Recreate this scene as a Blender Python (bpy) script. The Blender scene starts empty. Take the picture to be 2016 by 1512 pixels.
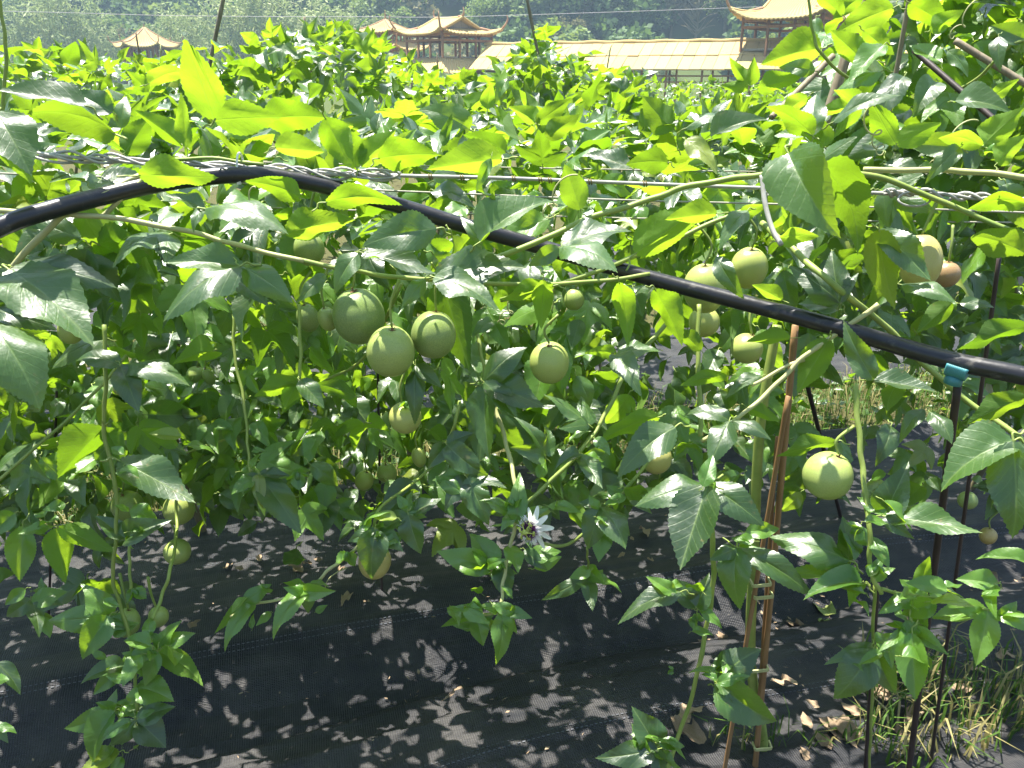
import bpy, math, random
import numpy as np
from mathutils import Vector, Matrix
random.seed(7); RNG = np.random.default_rng(11)
R = math.radians
sc = bpy.context.scene
# ------------------------------------------------------------------ camera, sky, sun, exposure
F_PX = 1523.0; PITCH = R(22.0); CAM = np.array([0.0, 0.0, 1.45])
cam = bpy.data.objects.new("camera", bpy.data.cameras.new("camera"))
sc.collection.objects.link(cam); sc.camera = cam
cam.location = CAM; cam.rotation_euler = (R(90) - PITCH, 0, 0)
cam.data.sensor_width = 36; cam.data.lens = 36 * F_PX / 2016; cam.data.clip_start = 0.05; cam.data.clip_end = 2000
SUN_EL, SUN_AZ = 73.0, 40.0            # azimuth: degrees left of the view direction
wd = bpy.data.worlds.new("World"); sc.world = wd; wd.use_nodes = True
wn = wd.node_tree.nodes; wl = wd.node_tree.links; wn.clear()
sky = wn.new("ShaderNodeTexSky"); sky.sky_type = 'NISHITA'; sky.sun_disc = False
sky.sun_elevation = R(SUN_EL); sky.sun_rotation = R(SUN_AZ)
bg = wn.new("ShaderNodeBackground"); bg.inputs[1].default_value = 0.05
wo = wn.new("ShaderNodeOutputWorld"); wl.new(sky.outputs[0], bg.inputs[0]); wl.new(bg.outputs[0], wo.inputs[0])
sd = Vector((-math.sin(R(SUN_AZ)) * math.cos(R(SUN_EL)), math.cos(R(SUN_AZ)) * math.cos(R(SUN_EL)), math.sin(R(SUN_EL))))
sl = bpy.data.lights.new("sun", 'SUN'); sl.energy = 5.0; sl.angle = R(0.5); sl.color = (1.0, 0.95, 0.86)
so = bpy.data.objects.new("sun", sl); sc.collection.objects.link(so); so.rotation_euler = sd.to_track_quat('Z', 'Y').to_euler()
so.location = (0, 0, 30)
sc.view_settings.view_transform = 'Standard'; sc.view_settings.look = 'None'
sc.view_settings.exposure = 2.2; sc.view_settings.gamma = 1.0; sc.view_settings.use_curve_mapping = False
sc.render.engine = 'CYCLES'
cy = sc.cycles; cy.use_denoising = True; cy.max_bounces = 6; cy.diffuse_bounces = 3; cy.glossy_bounces = 2
cy.transmission_bounces = 4; cy.transparent_max_bounces = 6; cy.volume_bounces = 0; cy.sample_clamp_indirect = 6
cy.caustics_reflective = False; cy.caustics_refractive = False

# ------------------------------------------------------------------ helpers
COL = sc.collection
sp, cp = math.sin(PITCH), math.cos(PITCH)
def ray(px, py):
    x = (px - 1008) / F_PX; u = (756 - py) / F_PX
    return np.array([x, cp + u * sp, -sp + u * cp])
def W(px, py, Y):
    d = ray(px, py); return CAM + d * (Y / d[1])
def G(px, py, z=0.0):
    d = ray(px, py); return CAM + d * ((z - CAM[2]) / d[2])
def HW(px, py, Y):
    return W(px, py, Y * float(np.interp(py, [430, 700, 1000, 1500], [1.0, .93, .85, .83])))
def proj(P):
    P = np.asarray(P, float) - CAM
    dep = P[..., 1] * cp - P[..., 2] * sp
    up = P[..., 1] * sp + P[..., 2] * cp
    dep = np.maximum(dep, 1e-3)
    return 1008 + F_PX * P[..., 0] / dep, 756 - F_PX * up / dep, dep
def unit(v):
    v = np.asarray(v, float); return v / (np.linalg.norm(v) + 1e-9)

def mesh(name, v, f, mats=(), smooth=True, uv=None, tint=None, mi=None):
    m = bpy.data.meshes.new(name)
    v = np.asarray(v, np.float32).reshape(-1, 3)
    m.from_pydata(v.tolist() if len(v) < 3000 else v, [], f)
    for k in mats: m.materials.append(k)
    if smooth: m.polygons.foreach_set("use_smooth", np.ones(len(m.polygons), bool))
    if mi is not None: m.polygons.foreach_set("material_index", np.asarray(mi, np.int32))
    if uv is not None:
        l = m.uv_layers.new(name="UVMap"); l.data.foreach_set("uv", np.asarray(uv, np.float32).ravel())
    if tint is not None:
        a = m.attributes.new("tint", 'FLOAT', 'POINT'); a.data.foreach_set("value", np.asarray(tint, np.float32))
    m.update(); return m
def fastmesh(name, v, tris, mats=(), uv=None, tint=None, smooth=True):
    m = bpy.data.meshes.new(name); v = np.asarray(v, np.float32); tris = np.asarray(tris, np.int32)
    k = tris.shape[1]; n = len(tris)
    m.vertices.add(len(v)); m.vertices.foreach_set("co", v.ravel())
    m.loops.add(n * k); m.loops.foreach_set("vertex_index", tris.ravel())
    m.polygons.add(n); m.polygons.foreach_set("loop_start", np.arange(0, n * k, k, dtype=np.int32))
    m.polygons.foreach_set("use_smooth", np.full(n, smooth))
    for q in mats: m.materials.append(q)
    if uv is not None:
        l = m.uv_layers.new(name="UVMap"); l.data.foreach_set("uv", np.asarray(uv, np.float32).ravel())
    if tint is not None:
        a = m.attributes.new("tint", 'FLOAT', 'POINT'); a.data.foreach_set("value", np.asarray(tint, np.float32))
    m.update(calc_edges=True); return m
def obj(name, data, parent=None, loc=None):
    o = bpy.data.objects.new(name, data); COL.objects.link(o)
    if parent is not None:
        o.parent = parent
        if loc is None: o.location = (-parent.location[0], -parent.location[1], -parent.location[2])   # world-space mesh data
    if loc is not None: o.location = loc
    return o
def empty(name, loc):
    o = bpy.data.objects.new(name, None); COL.objects.link(o); o.location = tuple(float(c) for c in loc)
    o.empty_display_size = 0.05; return o
def tag(o, label=None, cat=None, group=None, kind=None):
    if label: o["label"] = label
    if cat: o["category"] = cat
    if group: o["group"] = group
    if kind: o["kind"] = kind
    return o

def spline(pts, n=8):
    P = np.asarray(pts, float)
    if len(P) < 3: return np.array([P[0] + (P[-1] - P[0]) * t for t in np.linspace(0, 1, n)])
    Q = np.vstack([2 * P[0] - P[1], P, 2 * P[-1] - P[-2]]); out = []
    for i in range(1, len(Q) - 2):
        for t in np.linspace(0, 1, n, endpoint=False):
            a, b, c, d = Q[i - 1:i + 3]
            out.append(.5 * ((2 * b) + (c - a) * t + (2 * a - 5 * b + 4 * c - d) * t * t + (3 * b - a - 3 * c + d) * t ** 3))
    out.append(Q[-2]); return np.array(out)
def tube_vf(path, rad, k=8, off=0, cap=True):
    P = np.asarray(path, float); n = len(P); rad = np.broadcast_to(rad, (n,))
    T = np.gradient(P, axis=0); T /= np.linalg.norm(T, axis=1)[:, None] + 1e-9
    ref = np.array([0, 0, 1.0]) if abs(T[0][2]) < .9 else np.array([1.0, 0, 0])
    v = []; a = unit(np.cross(T[0], ref)); ang = np.linspace(0, 2 * math.pi, k, endpoint=False)
    for i in range(n):
        a = unit(a - T[i] * np.dot(a, T[i])); b = np.cross(T[i], a)
        v.append(P[i] + rad[i] * (np.cos(ang)[:, None] * a + np.sin(ang)[:, None] * b))
    v = np.vstack(v); f = []
    for i in range(n - 1):
        for j in range(k):
            f.append((off + i * k + j, off + i * k + (j + 1) % k, off + (i + 1) * k + (j + 1) % k, off + (i + 1) * k + j))
    if cap: f.append(tuple(off + j for j in reversed(range(k)))); f.append(tuple(off + (n - 1) * k + j for j in range(k)))
    return v, f
class MB:
    def __init__(s): s.v = []; s.f = []; s.n = 0
    def add(s, v, f):
        v = np.asarray(v, float).reshape(-1, 3); s.v.append(v); s.f += [tuple(i + s.n for i in q) for q in f]; s.n += len(v); return s
    def tube(s, path, rad, k=8): v, f = tube_vf(path, rad, k); return s.add(v, f)
    def box(s, c, h, rz=0, ax=None):
        c = np.asarray(c, float); co = np.array([[x, y, z] for z in (-1, 1) for y in (-1, 1) for x in (-1, 1)]) * np.asarray(h, float)
        if rz:
            q = co.copy(); co[:, 0] = q[:, 0] * math.cos(rz) - q[:, 1] * math.sin(rz); co[:, 1] = q[:, 0] * math.sin(rz) + q[:, 1] * math.cos(rz)
        if ax is not None: co = co @ np.asarray(ax)
        return s.add(co + c, [(0, 2, 3, 1), (4, 5, 7, 6), (0, 1, 5, 4), (2, 6, 7, 3), (0, 4, 6, 2), (1, 3, 7, 5)])
    def beam(s, p, q, w, h):
        p = np.asarray(p, float); q = np.asarray(q, float); d = q - p; L = np.linalg.norm(d); x = d / L
        y = unit(np.cross([0, 0, 1.0], x)) if abs(x[2]) < .98 else np.array([1.0, 0, 0]); z = np.cross(x, y)
        return s.box((p + q) / 2, (L / 2, w / 2, h / 2), ax=np.array([x, y, z]))
    def mesh(s, name, mats, smooth=False): return mesh(name, np.vstack(s.v), s.f, mats, smooth)
    def build(s, name, mat, parent=None, smooth=False): return obj(name, s.mesh(name, (mat,), smooth), parent)

# ------------------------------------------------------------------ materials
class N:
    def __init__(s, name):
        s.m = bpy.data.materials.new(name); s.m.use_nodes = True; s.t = s.m.node_tree; s.t.nodes.clear()
        s.out = s.t.nodes.new("ShaderNodeOutputMaterial")
    def n(s, ty, **k):
        q = s.t.nodes.new(ty)
        for a, b in k.items():
            if a.startswith("_"): setattr(q, a[1:], b)
        return q
    def l(s, a, b): s.t.links.new(a, b)
    def set(s, sock, val):
        if hasattr(val, "links"): s.l(val, sock)
        else: sock.default_value = (*val, 1.0) if isinstance(val, tuple) and len(val) == 3 and sock.type == 'RGBA' else val
    def math(s, op, a, b=None, c=None):
        q = s.n("ShaderNodeMath", _operation=op); s.set(q.inputs[0], a)
        if b is not None: s.set(q.inputs[1], b)
        if c is not None: s.set(q.inputs[2], c)
        return q.outputs[0]
    def mix(s, f, a, b, mode='MIX'):
        q = s.n("ShaderNodeMix", _data_type='RGBA', _blend_type=mode); s.set(q.inputs[0], f); s.set(q.inputs[6], a); s.set(q.inputs[7], b); return q.outputs[2]
    def ramp(s, f, stops):
        q = s.n("ShaderNodeValToRGB"); e = q.color_ramp.elements
        while len(e) < len(stops): e.new(.5)
        for x, (p, c) in zip(e, stops): x.position = p; x.color = (*c, 1)
        s.set(q.inputs[0], f); return q.outputs[0]
    def noise(s, scale, vec=None, detail=3, rough=.55, dist=0):
        q = s.n("ShaderNodeTexNoise"); q.inputs["Scale"].default_value = scale; q.inputs["Detail"].default_value = detail
        q.inputs["Roughness"].default_value = rough; q.inputs["Distortion"].default_value = dist
        if vec is not None: s.l(vec, q.inputs["Vector"])
        return q.outputs[0]
    def coord(s, which="Object"): return s.n("ShaderNodeTexCoord").outputs[which]
    def pos(s): return s.n("ShaderNodeNewGeometry").outputs["Position"]
    def mapped(s, vec, scale=(1, 1, 1), rot=(0, 0, 0)):
        q = s.n("ShaderNodeMapping"); q.inputs["Scale"].default_value = scale; q.inputs["Rotation"].default_value = rot
        s.l(vec, q.inputs["Vector"]); return q.outputs[0]
    def bump(s, h, strength=.3, dist=.01, normal=None):
        q = s.n("ShaderNodeBump"); q.inputs["Strength"].default_value = strength; q.inputs["Distance"].default_value = dist
        s.l(h, q.inputs["Height"])
        if normal is not None: s.l(normal, q.inputs["Normal"])
        return q.outputs[0]
    def bsdf(s, col, rough=.5, spec=.5, bump=None, **k):
        b = s.n("ShaderNodeBsdfPrincipled"); s.set(b.inputs["Base Color"], col); s.set(b.inputs["Roughness"], rough)
        s.set(b.inputs["Specular IOR Level"], spec)
        if bump is not None: s.l(bump, b.inputs["Normal"])
        for a, v in k.items(): s.set(b.inputs[a.replace("_", " ")], v)
        return b
    def done(s, shader, disp=None): s.l(shader, s.out.inputs[0]); return s.m

def simple(name, c1, c2, scale=20, rough=.6, spec=.3, bump=.2, bd=.002, stretch=(1, 1, 1), rnd=.0):
    a = N(name); v = a.mapped(a.coord(), stretch); f = a.noise(scale, v, 4)
    f2 = a.math('ADD', a.math('MULTIPLY', a.math('SUBTRACT', f, .5), 1.8), .5)
    col = a.mix(a.math('MINIMUM', a.math('MAXIMUM', f2, 0.), 1.), c1, c2)
    if rnd:
        r = a.n("ShaderNodeObjectInfo").outputs["Random"]
        col = a.mix(1.0, col, a.ramp(r, [(0, (1 - rnd,) * 3), (1, (1 + rnd,) * 3)]), 'MULTIPLY')
    return a.done(a.bsdf(col, rough, spec, a.bump(f, bump, bd)).outputs[0])

def leaf_mat(name, top0, top1, under, trans0, trans1, tf, rough=.3, attr=False, sick=False):
    a = N(name)
    r = a.n("ShaderNodeAttribute", _attribute_name="tint").outputs["Fac"] if attr else a.n("ShaderNodeObjectInfo").outputs["Random"]
    uv = a.n("ShaderNodeUVMap").outputs[0]; sx = a.n("ShaderNodeSeparateXYZ"); a.l(uv, sx.inputs[0])
    u = a.math('ABSOLUTE', a.math('SUBTRACT', sx.outputs[0], .5)); v = sx.outputs[1]
    # pinnate side veins and midrib in blade coordinates
    ph = a.math('FRACT', a.math('MULTIPLY', a.math('SUBTRACT', v, a.math('MULTIPLY', a.math('POWER', u, .85), .62)), 8.0))
    side = a.math('ABSOLUTE', a.math('SUBTRACT', ph, .5))                     # 0 on the vein
    sv = a.math('SUBTRACT', 1.0, a.math('MINIMUM', a.math('MULTIPLY', side, 11.0), 1.0))
    mv = a.math('SUBTRACT', 1.0, a.math('MINIMUM', a.math('MULTIPLY', u, 34.0), 1.0))
    vein = a.math('MAXIMUM', a.math('MULTIPLY', sv, .45), mv)
    vec = a.pos()
    blot = a.noise(55, vec, 2); fine = a.noise(420, vec, 2)
    top = a.mix(r, top0, top1); top = a.mix(a.math('MULTIPLY', blot, .45), top, a.mix(.5, top, under))
    top = a.mix(a.math('MULTIPLY', vein, .42), top, (.25, .36, .09))
    und = a.mix(a.math('MULTIPLY', vein, .4), a.mix(a.math('MULTIPLY', r, .5), under, top1), (.32, .42, .14))
    geo = a.n("ShaderNodeNewGeometry"); bf = geo.outputs["Backfacing"]
    col = a.mix(bf, top, und)
    spot = a.math('MINIMUM', a.math('MULTIPLY', a.math('MAXIMUM', a.math('SUBTRACT', a.noise(70, vec, 3, .6), .66), 0.), 14.), 1.)
    old = a.math('MULTIPLY', a.math('GREATER_THAN', r, .97), .5)
    col = a.mix(old, col, (.32, .34, .03)); col = a.mix(a.math('MULTIPLY', spot, .55), col, (.20, .15, .05))
    # relief: blade puckered up between sunken veins
    h = a.math('ADD', a.math('MULTIPLY', vein, -.24), a.math('ADD', a.math('MULTIPLY', blot, 1.3), a.math('MULTIPLY', fine, .10)))
    nb = a.bump(h, .34, .0035)
    b = a.bsdf(col, a.math('ADD', rough, a.math('MULTIPLY', bf, .25)), a.math('SUBTRACT', .6, a.math('MULTIPLY', bf, .3)), nb)
    a.set(b.inputs["Coat Weight"], a.math('SUBTRACT', 1.0, a.math('MULTIPLY', bf, .96))); b.inputs["Coat Roughness"].default_value = .36; b.inputs["Coat IOR"].default_value = 1.6; a.l(nb, b.inputs["Coat Normal"])
    t = a.n("ShaderNodeBsdfTranslucent"); tc = a.mix(r, trans0, trans1)
    tc = a.mix(a.math('MULTIPLY', vein, .35), tc, a.mix(.6, tc, (.10, .2, .01)))
    a.l(tc, t.inputs[0]); a.l(nb, t.inputs[1])
    mx = a.n("ShaderNodeMixShader"); mx.inputs[0].default_value = tf; a.l(b.outputs[0], mx.inputs[1]); a.l(t.outputs[0], mx.inputs[2])
    return a.done(mx.outputs[0])
LM = dict(top0=(.009, .034, .009), top1=(.044, .115, .014), under=(.085, .155, .035), trans0=(.22, .42, .012), trans1=(.40, .60, .025), tf=.38)
LY = dict(top0=(.055, .155, .016), top1=(.12, .26, .022), under=(.14, .24, .045), trans0=(.36, .60, .016), trans1=(.44, .66, .035), tf=.45)
M = {}
M['leaf'] = leaf_mat('leaf_blade', **LM, rough=.45)
M['leaf_young'] = leaf_mat('young_leaf_blade', **LY, rough=.44)
M['leaf_mass'] = leaf_mat('leaf_mass_blade', **dict(LM, top1=(.085, .18, .02), tf=.42), rough=.45, attr=True)
M['stem'] = simple('green_stem', (.16, .24, .045), (.30, .35, .09), 30, .5, .4, .3, .001, rnd=.15)
M['stem_pale'] = simple('pale_stem', (.34, .36, .14), (.46, .44, .22), 30, .5, .4, .3, .001)
M['bark'] = simple('woody_stem', (.10, .085, .05), (.22, .19, .11), 40, .8, .2, .6, .003, (1, 1, .2))

# ------------------------------------------------------------------ ground
AL = R(15); ca, sa = math.cos(AL), math.sin(AL)
def AB(a, b): return np.array([a * ca - b * sa, a * sa + b * ca])    # row coordinates -> world xy
def terrain(x, y):
    d = np.maximum(y - 9, 0); z = -0.55 * (1 - np.exp(-(d / 14) ** 2))
    s = np.maximum(y - 84 + 6 * np.sin(x * .03), 0)
    return z + .62 * s ** 1.0 * np.minimum(1, s / 14) * (1 - .25 * np.minimum(s / 300, 1))
gx = np.concatenate([-np.geomspace(.6, 420, 46)[::-1], [0], np.geomspace(.6, 420, 46)])
gy = np.concatenate([[-60, -25, -10, -4, -1.5], np.linspace(-.5, 8, 30), np.geomspace(8.6, 420, 70)])
X, Y = np.meshgrid(gx, gy); Z = terrain(X, Y) + np.where(Y > 60, 1.2 * np.sin(X * .21 + Y * .13) * np.sin(Y * .17), 0)
V = np.stack([X, Y, Z], -1).reshape(-1, 3); nx, ny = len(gx), len(gy)
Fq = np.array([[j * nx + i, j * nx + i + 1, (j + 1) * nx + i + 1, (j + 1) * nx + i] for j in range(ny - 1) for i in range(nx - 1)])
a = N('ground_soil'); p_ = a.pos(); n1 = a.noise(3.5, p_, 5, .65); n2 = a.noise(60, p_, 4, .7)
sz = a.n("ShaderNodeSeparateXYZ"); a.l(p_, sz.inputs[0])
soil = a.mix(n2, (.05, .038, .022), (.17, .135, .075)); grs = a.mix(n2, (.03, .055, .012), (.11, .13, .035))
hillf = a.math('MINIMUM', a.math('MAXIMUM', a.math('MULTIPLY', a.math('SUBTRACT', sz.outputs[1], 14.), .1), 0.), 1.)
c_ = a.mix(a.math('MAXIMUM', a.math('MULTIPLY', n1, .9), hillf), soil, grs)
M['soil'] = a.done(a.bsdf(c_, .95, .1, a.bump(n2, .8, .03)).outputs[0])
tag(obj('ground', fastmesh('ground', V, Fq, (M['soil'],))), 'bare soil and thin grass of the plantation and the hillside behind', 'ground', kind='structure')

# weed control fabric
a = N('woven_fabric'); p_ = a.pos(); ab = a.mapped(p_, (1, 1, 1), (0, 0, -AL))
wv1 = a.n("ShaderNodeTexWave"); wv1.inputs["Scale"].default_value = 95; wv1.inputs["Distortion"].default_value = .6; wv1.bands_direction = 'Y'; a.l(ab, wv1.inputs["Vector"])
wv2 = a.n("ShaderNodeTexWave"); wv2.inputs["Scale"].default_value = 60; wv2.inputs["Distortion"].default_value = .6; wv2.bands_direction = 'X'; a.l(ab, wv2.inputs["Vector"])
cr = a.noise(9, a.mapped(ab, (.35, 3.2, 1)), 5, .6, .4); du = a.noise(5, p_, 5, .7); sp_ = a.noise(260, p_, 2)
c_ = a.mix(a.math('MULTIPLY', wv2.outputs[1], .4), (.012, .0125, .016), (.027, .028, .033))
dust = a.math('MAXIMUM', a.math('MULTIPLY', a.math('SUBTRACT', du, .42), 1.6), 0.)
c_ = a.mix(a.math('MINIMUM', a.math('MULTIPLY', dust, 1.3), .75), c_, (.080, .074, .068))
c_ = a.mix(a.math('MULTIPLY', a.math('GREATER_THAN', sp_, .74), .7), c_, (.22, .19, .14))
hh = a.math('ADD', a.math('MULTIPLY', cr, 1.0), a.math('MULTIPLY', a.math('ADD', wv1.outputs[1], wv2.outputs[1]), .06))
M['fabric'] = a.done(a.bsdf(c_, .55, .45, a.bump(hh, .75, .022)).outputs[0])
M['stitch'] = simple('white_stitching', (.055, .06, .075), (.11, .115, .13), 60, .5, .4, .2)
def vnoise(x, y, s):
    return (np.sin(x * 1.7 * s + 1.3 * np.sin(y * .9 * s)) + np.sin(y * 2.3 * s + 1.7 * np.sin(x * .8 * s + 1)) + np.sin((x + y) * 1.1 * s + 2)) / 3
def mat_strip(name, label, b0, b1, prof, a0=-4.5, a1=6.0, na=230, nb=52, seams=(), amp=.010, wr_=.0):
    A = np.linspace(a0, a1, na); B = np.linspace(b0, b1, nb); AA, BB = np.meshgrid(A, B)
    wob = .035 * np.sin(AA * 1.3 + b0) + .02 * np.sin(AA * 3.1 + 2 * b0)
    Bp = BB + wob
    Zp = np.interp(BB, [q[0] for q in prof], [q[1] for q in prof]) + amp * vnoise(AA * 3, BB * 9, 1) + amp * .6 * vnoise(AA * 2 + 7, BB * 25, 1) + wr_ * vnoise(AA * 1.1 + 3 + .3 * np.sin(BB * 9), BB * 62, 1) + .004
    Xp = AA * ca - Bp * sa; Yp = AA * sa + Bp * ca
    V = np.stack([Xp, Yp, Zp], -1).reshape(-1, 3)
    Fq = np.array([[j * na + i, j * na + i + 1, (j + 1) * na + i + 1, (j + 1) * na + i] for j in range(nb - 1) for i in range(na - 1)])
    o = tag(obj(name, fastmesh(name, V, Fq, (M['fabric'],))), label, 'weed mat', kind='structure')
    m = o.modifiers.new("thickness", 'SOLIDIFY'); m.thickness = .003; m.offset = -1
    for sb in seams:                                  # two stitched lines, each stitch a small raised bar
        vs = []; fs = []; k = 0
        for line in (-.006, .006):
            for s in np.arange(max(a0, -2.6), min(a1, 3.2), .0115):
                c = []
                for da, db in ((0, -.0011), (.0065, -.0011), (.0065, .0011), (0, .0011)):
                    aa, bb = s + da, sb + line + db + .008 * math.sin(s * 2.1)
                    zz = np.interp(bb, [q[0] for q in prof], [q[1] for q in prof]) + amp * vnoise(aa * 3, bb * 9, 1) + amp * .6 * vnoise(aa * 2 + 7, bb * 25, 1)
                    bw = bb + .035 * math.sin(aa * 1.3 + b0) + .02 * math.sin(aa * 3.1 + 2 * b0)
                    x, y = AB(aa, bw); c.append((x, y, zz + wr_ * vnoise(aa * 1.1 + 3 + .3 * math.sin(bb * 9), bb * 62, 1) + .004 + .0024)); 
                vs += c; fs.append((k, k + 1, k + 2, k + 3)); k += 4
        st = obj('stitching', fastmesh('stitching', np.array(vs), np.array(fs), (M['stitch'],), smooth=False), o, loc=(0, 0, 0)); st["kind"] = "stuff"
    return o
mat_strip('weed_mat', 'black woven weed mat in front, nearest the camera, with stitched line', .1, 1.44,
          [(.1, .05), (1.1, .06), (1.33, .065), (1.39, .05), (1.44, .034)], seams=(1.20,), nb=150, wr_=.0045)
mat_strip('weed_mat', 'black woven weed mat over raised bed with double stitched seam', 1.30, 2.40,
          [(1.30, .016), (1.42, .022), (1.50, .026), (1.60, .085), (1.655, .12), (1.75, .125), (2.15, .10), (2.24, .11), (2.31, .15), (2.36, .135), (2.40, .01)], nb=130, seams=(1.64, 2.02), wr_=.0035)
mat_strip('weed_mat', 'greyish black weed mat beyond the grass strip behind first row', 3.0, 4.15,
          [(3.0, .01), (3.1, .05), (3.6, .06), (4.0, .05), (4.15, .01)], a0=-6, a1=8, seams=(3.5,))
mat_strip('weed_mat', 'weed mat in the aisle farther back under the second row', 4.9, 6.3, [(4.9, .01), (5.2, .05), (6.1, .05), (6.3, .01)], a0=-8, a1=11, na=120, nb=24)

# ------------------------------------------------------------------ leaf meshes
def leaf_geo(lobes, n=84, rings=(.28, .55, .8, 1.0), fold=.2, arch=.5, wave=.05, wfreq=9, ph=0., teeth=.012, twist=0., cy0=.17, blunt=False):
    th = np.linspace(-math.pi / 2, 1.5 * math.pi, 721)[:-1]; rs = np.linspace(0, 1.35, 300)
    D = np.stack([np.cos(th), np.sin(th)], -1); c = np.array([0, cy0])
    P = c + rs[None, :, None] * D[:, None, :]
    ins = np.zeros(P.shape[:2], bool)
    for phi, L, wd in lobes:
        d = np.array([math.sin(phi), math.cos(phi)]); pr = np.array([math.cos(phi), -math.sin(phi)])
        s = np.clip(P @ d / L, 0, 1); l = P @ pr
        w = wd * np.maximum(np.sin(math.pi * s ** .74), 0) ** .85 * (1 - .38 * s ** 2.8)
        if blunt: w = wd * np.maximum(np.sin(math.pi * np.clip(s, 0, 1) ** .9), 0) ** .42
        ins |= (np.abs(l) <= w) & (P @ d >= 0) & (P @ d <= L)
    last = np.array([np.nonzero(q)[0].max() if q.any() else 0 for q in ins]); r = np.maximum(rs[last], .02)
    O = c + r[:, None] * D
    seg = np.linalg.norm(np.diff(np.vstack([O, O[:1]]), axis=0), axis=1); cum = np.concatenate([[0], np.cumsum(seg)])
    t = np.linspace(0, cum[-1], n, endpoint=False); OO = np.vstack([O, O[:1]])
    O = np.stack([np.interp(t, cum, OO[:, k]) for k in (0, 1)], -1)
    if teeth:
        T = np.roll(O, -1, 0) - np.roll(O, 1, 0); T /= np.linalg.norm(T, axis=1)[:, None] + 1e-9
        nr = np.stack([T[:, 1], -T[:, 0]], -1); O = O + nr * teeth * np.where(np.arange(n) % 2 == 0, 1, -.35)[:, None]
    P2 = np.vstack([c[None]] + [c + q * (O - c) for q in rings])
    faces = [(0, 1 + i, 1 + (i + 1) % n) for i in range(n)]
    for k in range(len(rings) - 1):
        o0, o1 = 1 + k * n, 1 + (k + 1) * n
        faces += [(o0 + i, o1 + i, o1 + (i + 1) % n, o0 + (i + 1) % n) for i in range(n)]
    ang = [q[0] for q in lobes]
    def local(p, i):
        phi, L, wd = lobes[i]; return np.array([(p[0] * math.cos(phi) - p[1] * math.sin(phi)) / wd * .5 + .5, (p[0] * math.sin(phi) + p[1] * math.cos(phi)) / L])
    uv = []
    for f in faces:
        m = P2[list(f)].mean(0); t_ = math.atan2(m[0], m[1] + .05); i = int(np.argmin([abs(t_ - q) for q in ang]))
        for k in f: uv.append(local(P2[k], i))
    # relief
    z = np.zeros(len(P2)); best = np.full(len(P2), 9.)
    for phi, L, wd in lobes:
        l = np.abs(P2[:, 0] * math.cos(phi) - P2[:, 1] * math.sin(phi)); al = P2[:, 0] * math.sin(phi) + P2[:, 1] * math.cos(phi)
        ok = al > -.05; best = np.where(ok & (l < best), l, best)
    best = np.where(best > 5, np.abs(P2[:, 0]), best)
    z = fold * (np.sqrt(best ** 2 + .0009) - .03) + wave * np.sin(wfreq * (P2[:, 1] + .4 * P2[:, 0]) + ph) * best * 2.2
    rho = np.linalg.norm(P2, axis=1); k = max(abs(arch), 1e-3) * (1 if arch >= 0 else -1)
    g = np.where(rho > 1e-6, np.sin(k * rho) / (k * np.maximum(rho, 1e-6)), 1)
    V3 = np.stack([P2[:, 0] * g, P2[:, 1] * g, z * np.cos(k * rho * .6) - (1 - np.cos(k * rho)) / k], -1)
    if twist:
        an = twist * P2[:, 1]; x, zz = V3[:, 0].copy(), V3[:, 2].copy(); V3[:, 0] = x * np.cos(an) - zz * np.sin(an); V3[:, 2] = x * np.sin(an) + zz * np.cos(an)
    if len(lobes) != 2:
        ti = int(np.argmax(P2[:, 1])); tp = V3[ti]; an = -math.atan2(tp[2], tp[1]); ln = math.hypot(tp[1], tp[2])
        y, zz = V3[:, 1].copy(), V3[:, 2].copy(); V3[:, 1] = (y * math.cos(an) - zz * math.sin(an)) / ln; V3[:, 2] = (y * math.sin(an) + zz * math.cos(an)) / ln; V3[:, 0] /= ln
    return V3, faces, np.array(uv)
def shape(kind, rnd):
    j = lambda s: rnd.uniform(-s, s)
    if kind == 's': return [(0, 1.0, .285 + j(.05))]
    if kind == 'l': return [(0, 1.0, .21 + j(.02)), (R(54) + j(.1), .80 + j(.06), .185 + j(.02)), (-R(54) + j(.1), .80 + j(.06), .185 + j(.02))]
    return [(R(46) + j(.08), 1.05 + j(.1), .24), (-R(46) + j(.08), .85 + j(.1), .22)]
rnd = random.Random(5)
LEAF = {}; LOW = {}
def petiole(V3, faces, uv, ln, side):
    pts = spline([(0, .03, -.004), (0, -.08, -.02), (side * .05, -ln * .6, -.07), (side * .08, -ln, -.12)], 4)
    v, f = tube_vf(pts, np.linspace(.012, .014, len(pts)), 5, len(V3))
    return np.vstack([V3, v]), faces + f, np.vstack([uv, np.tile([[.5, .5]], (sum(len(q) for q in f), 1))]), len(f)
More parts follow.
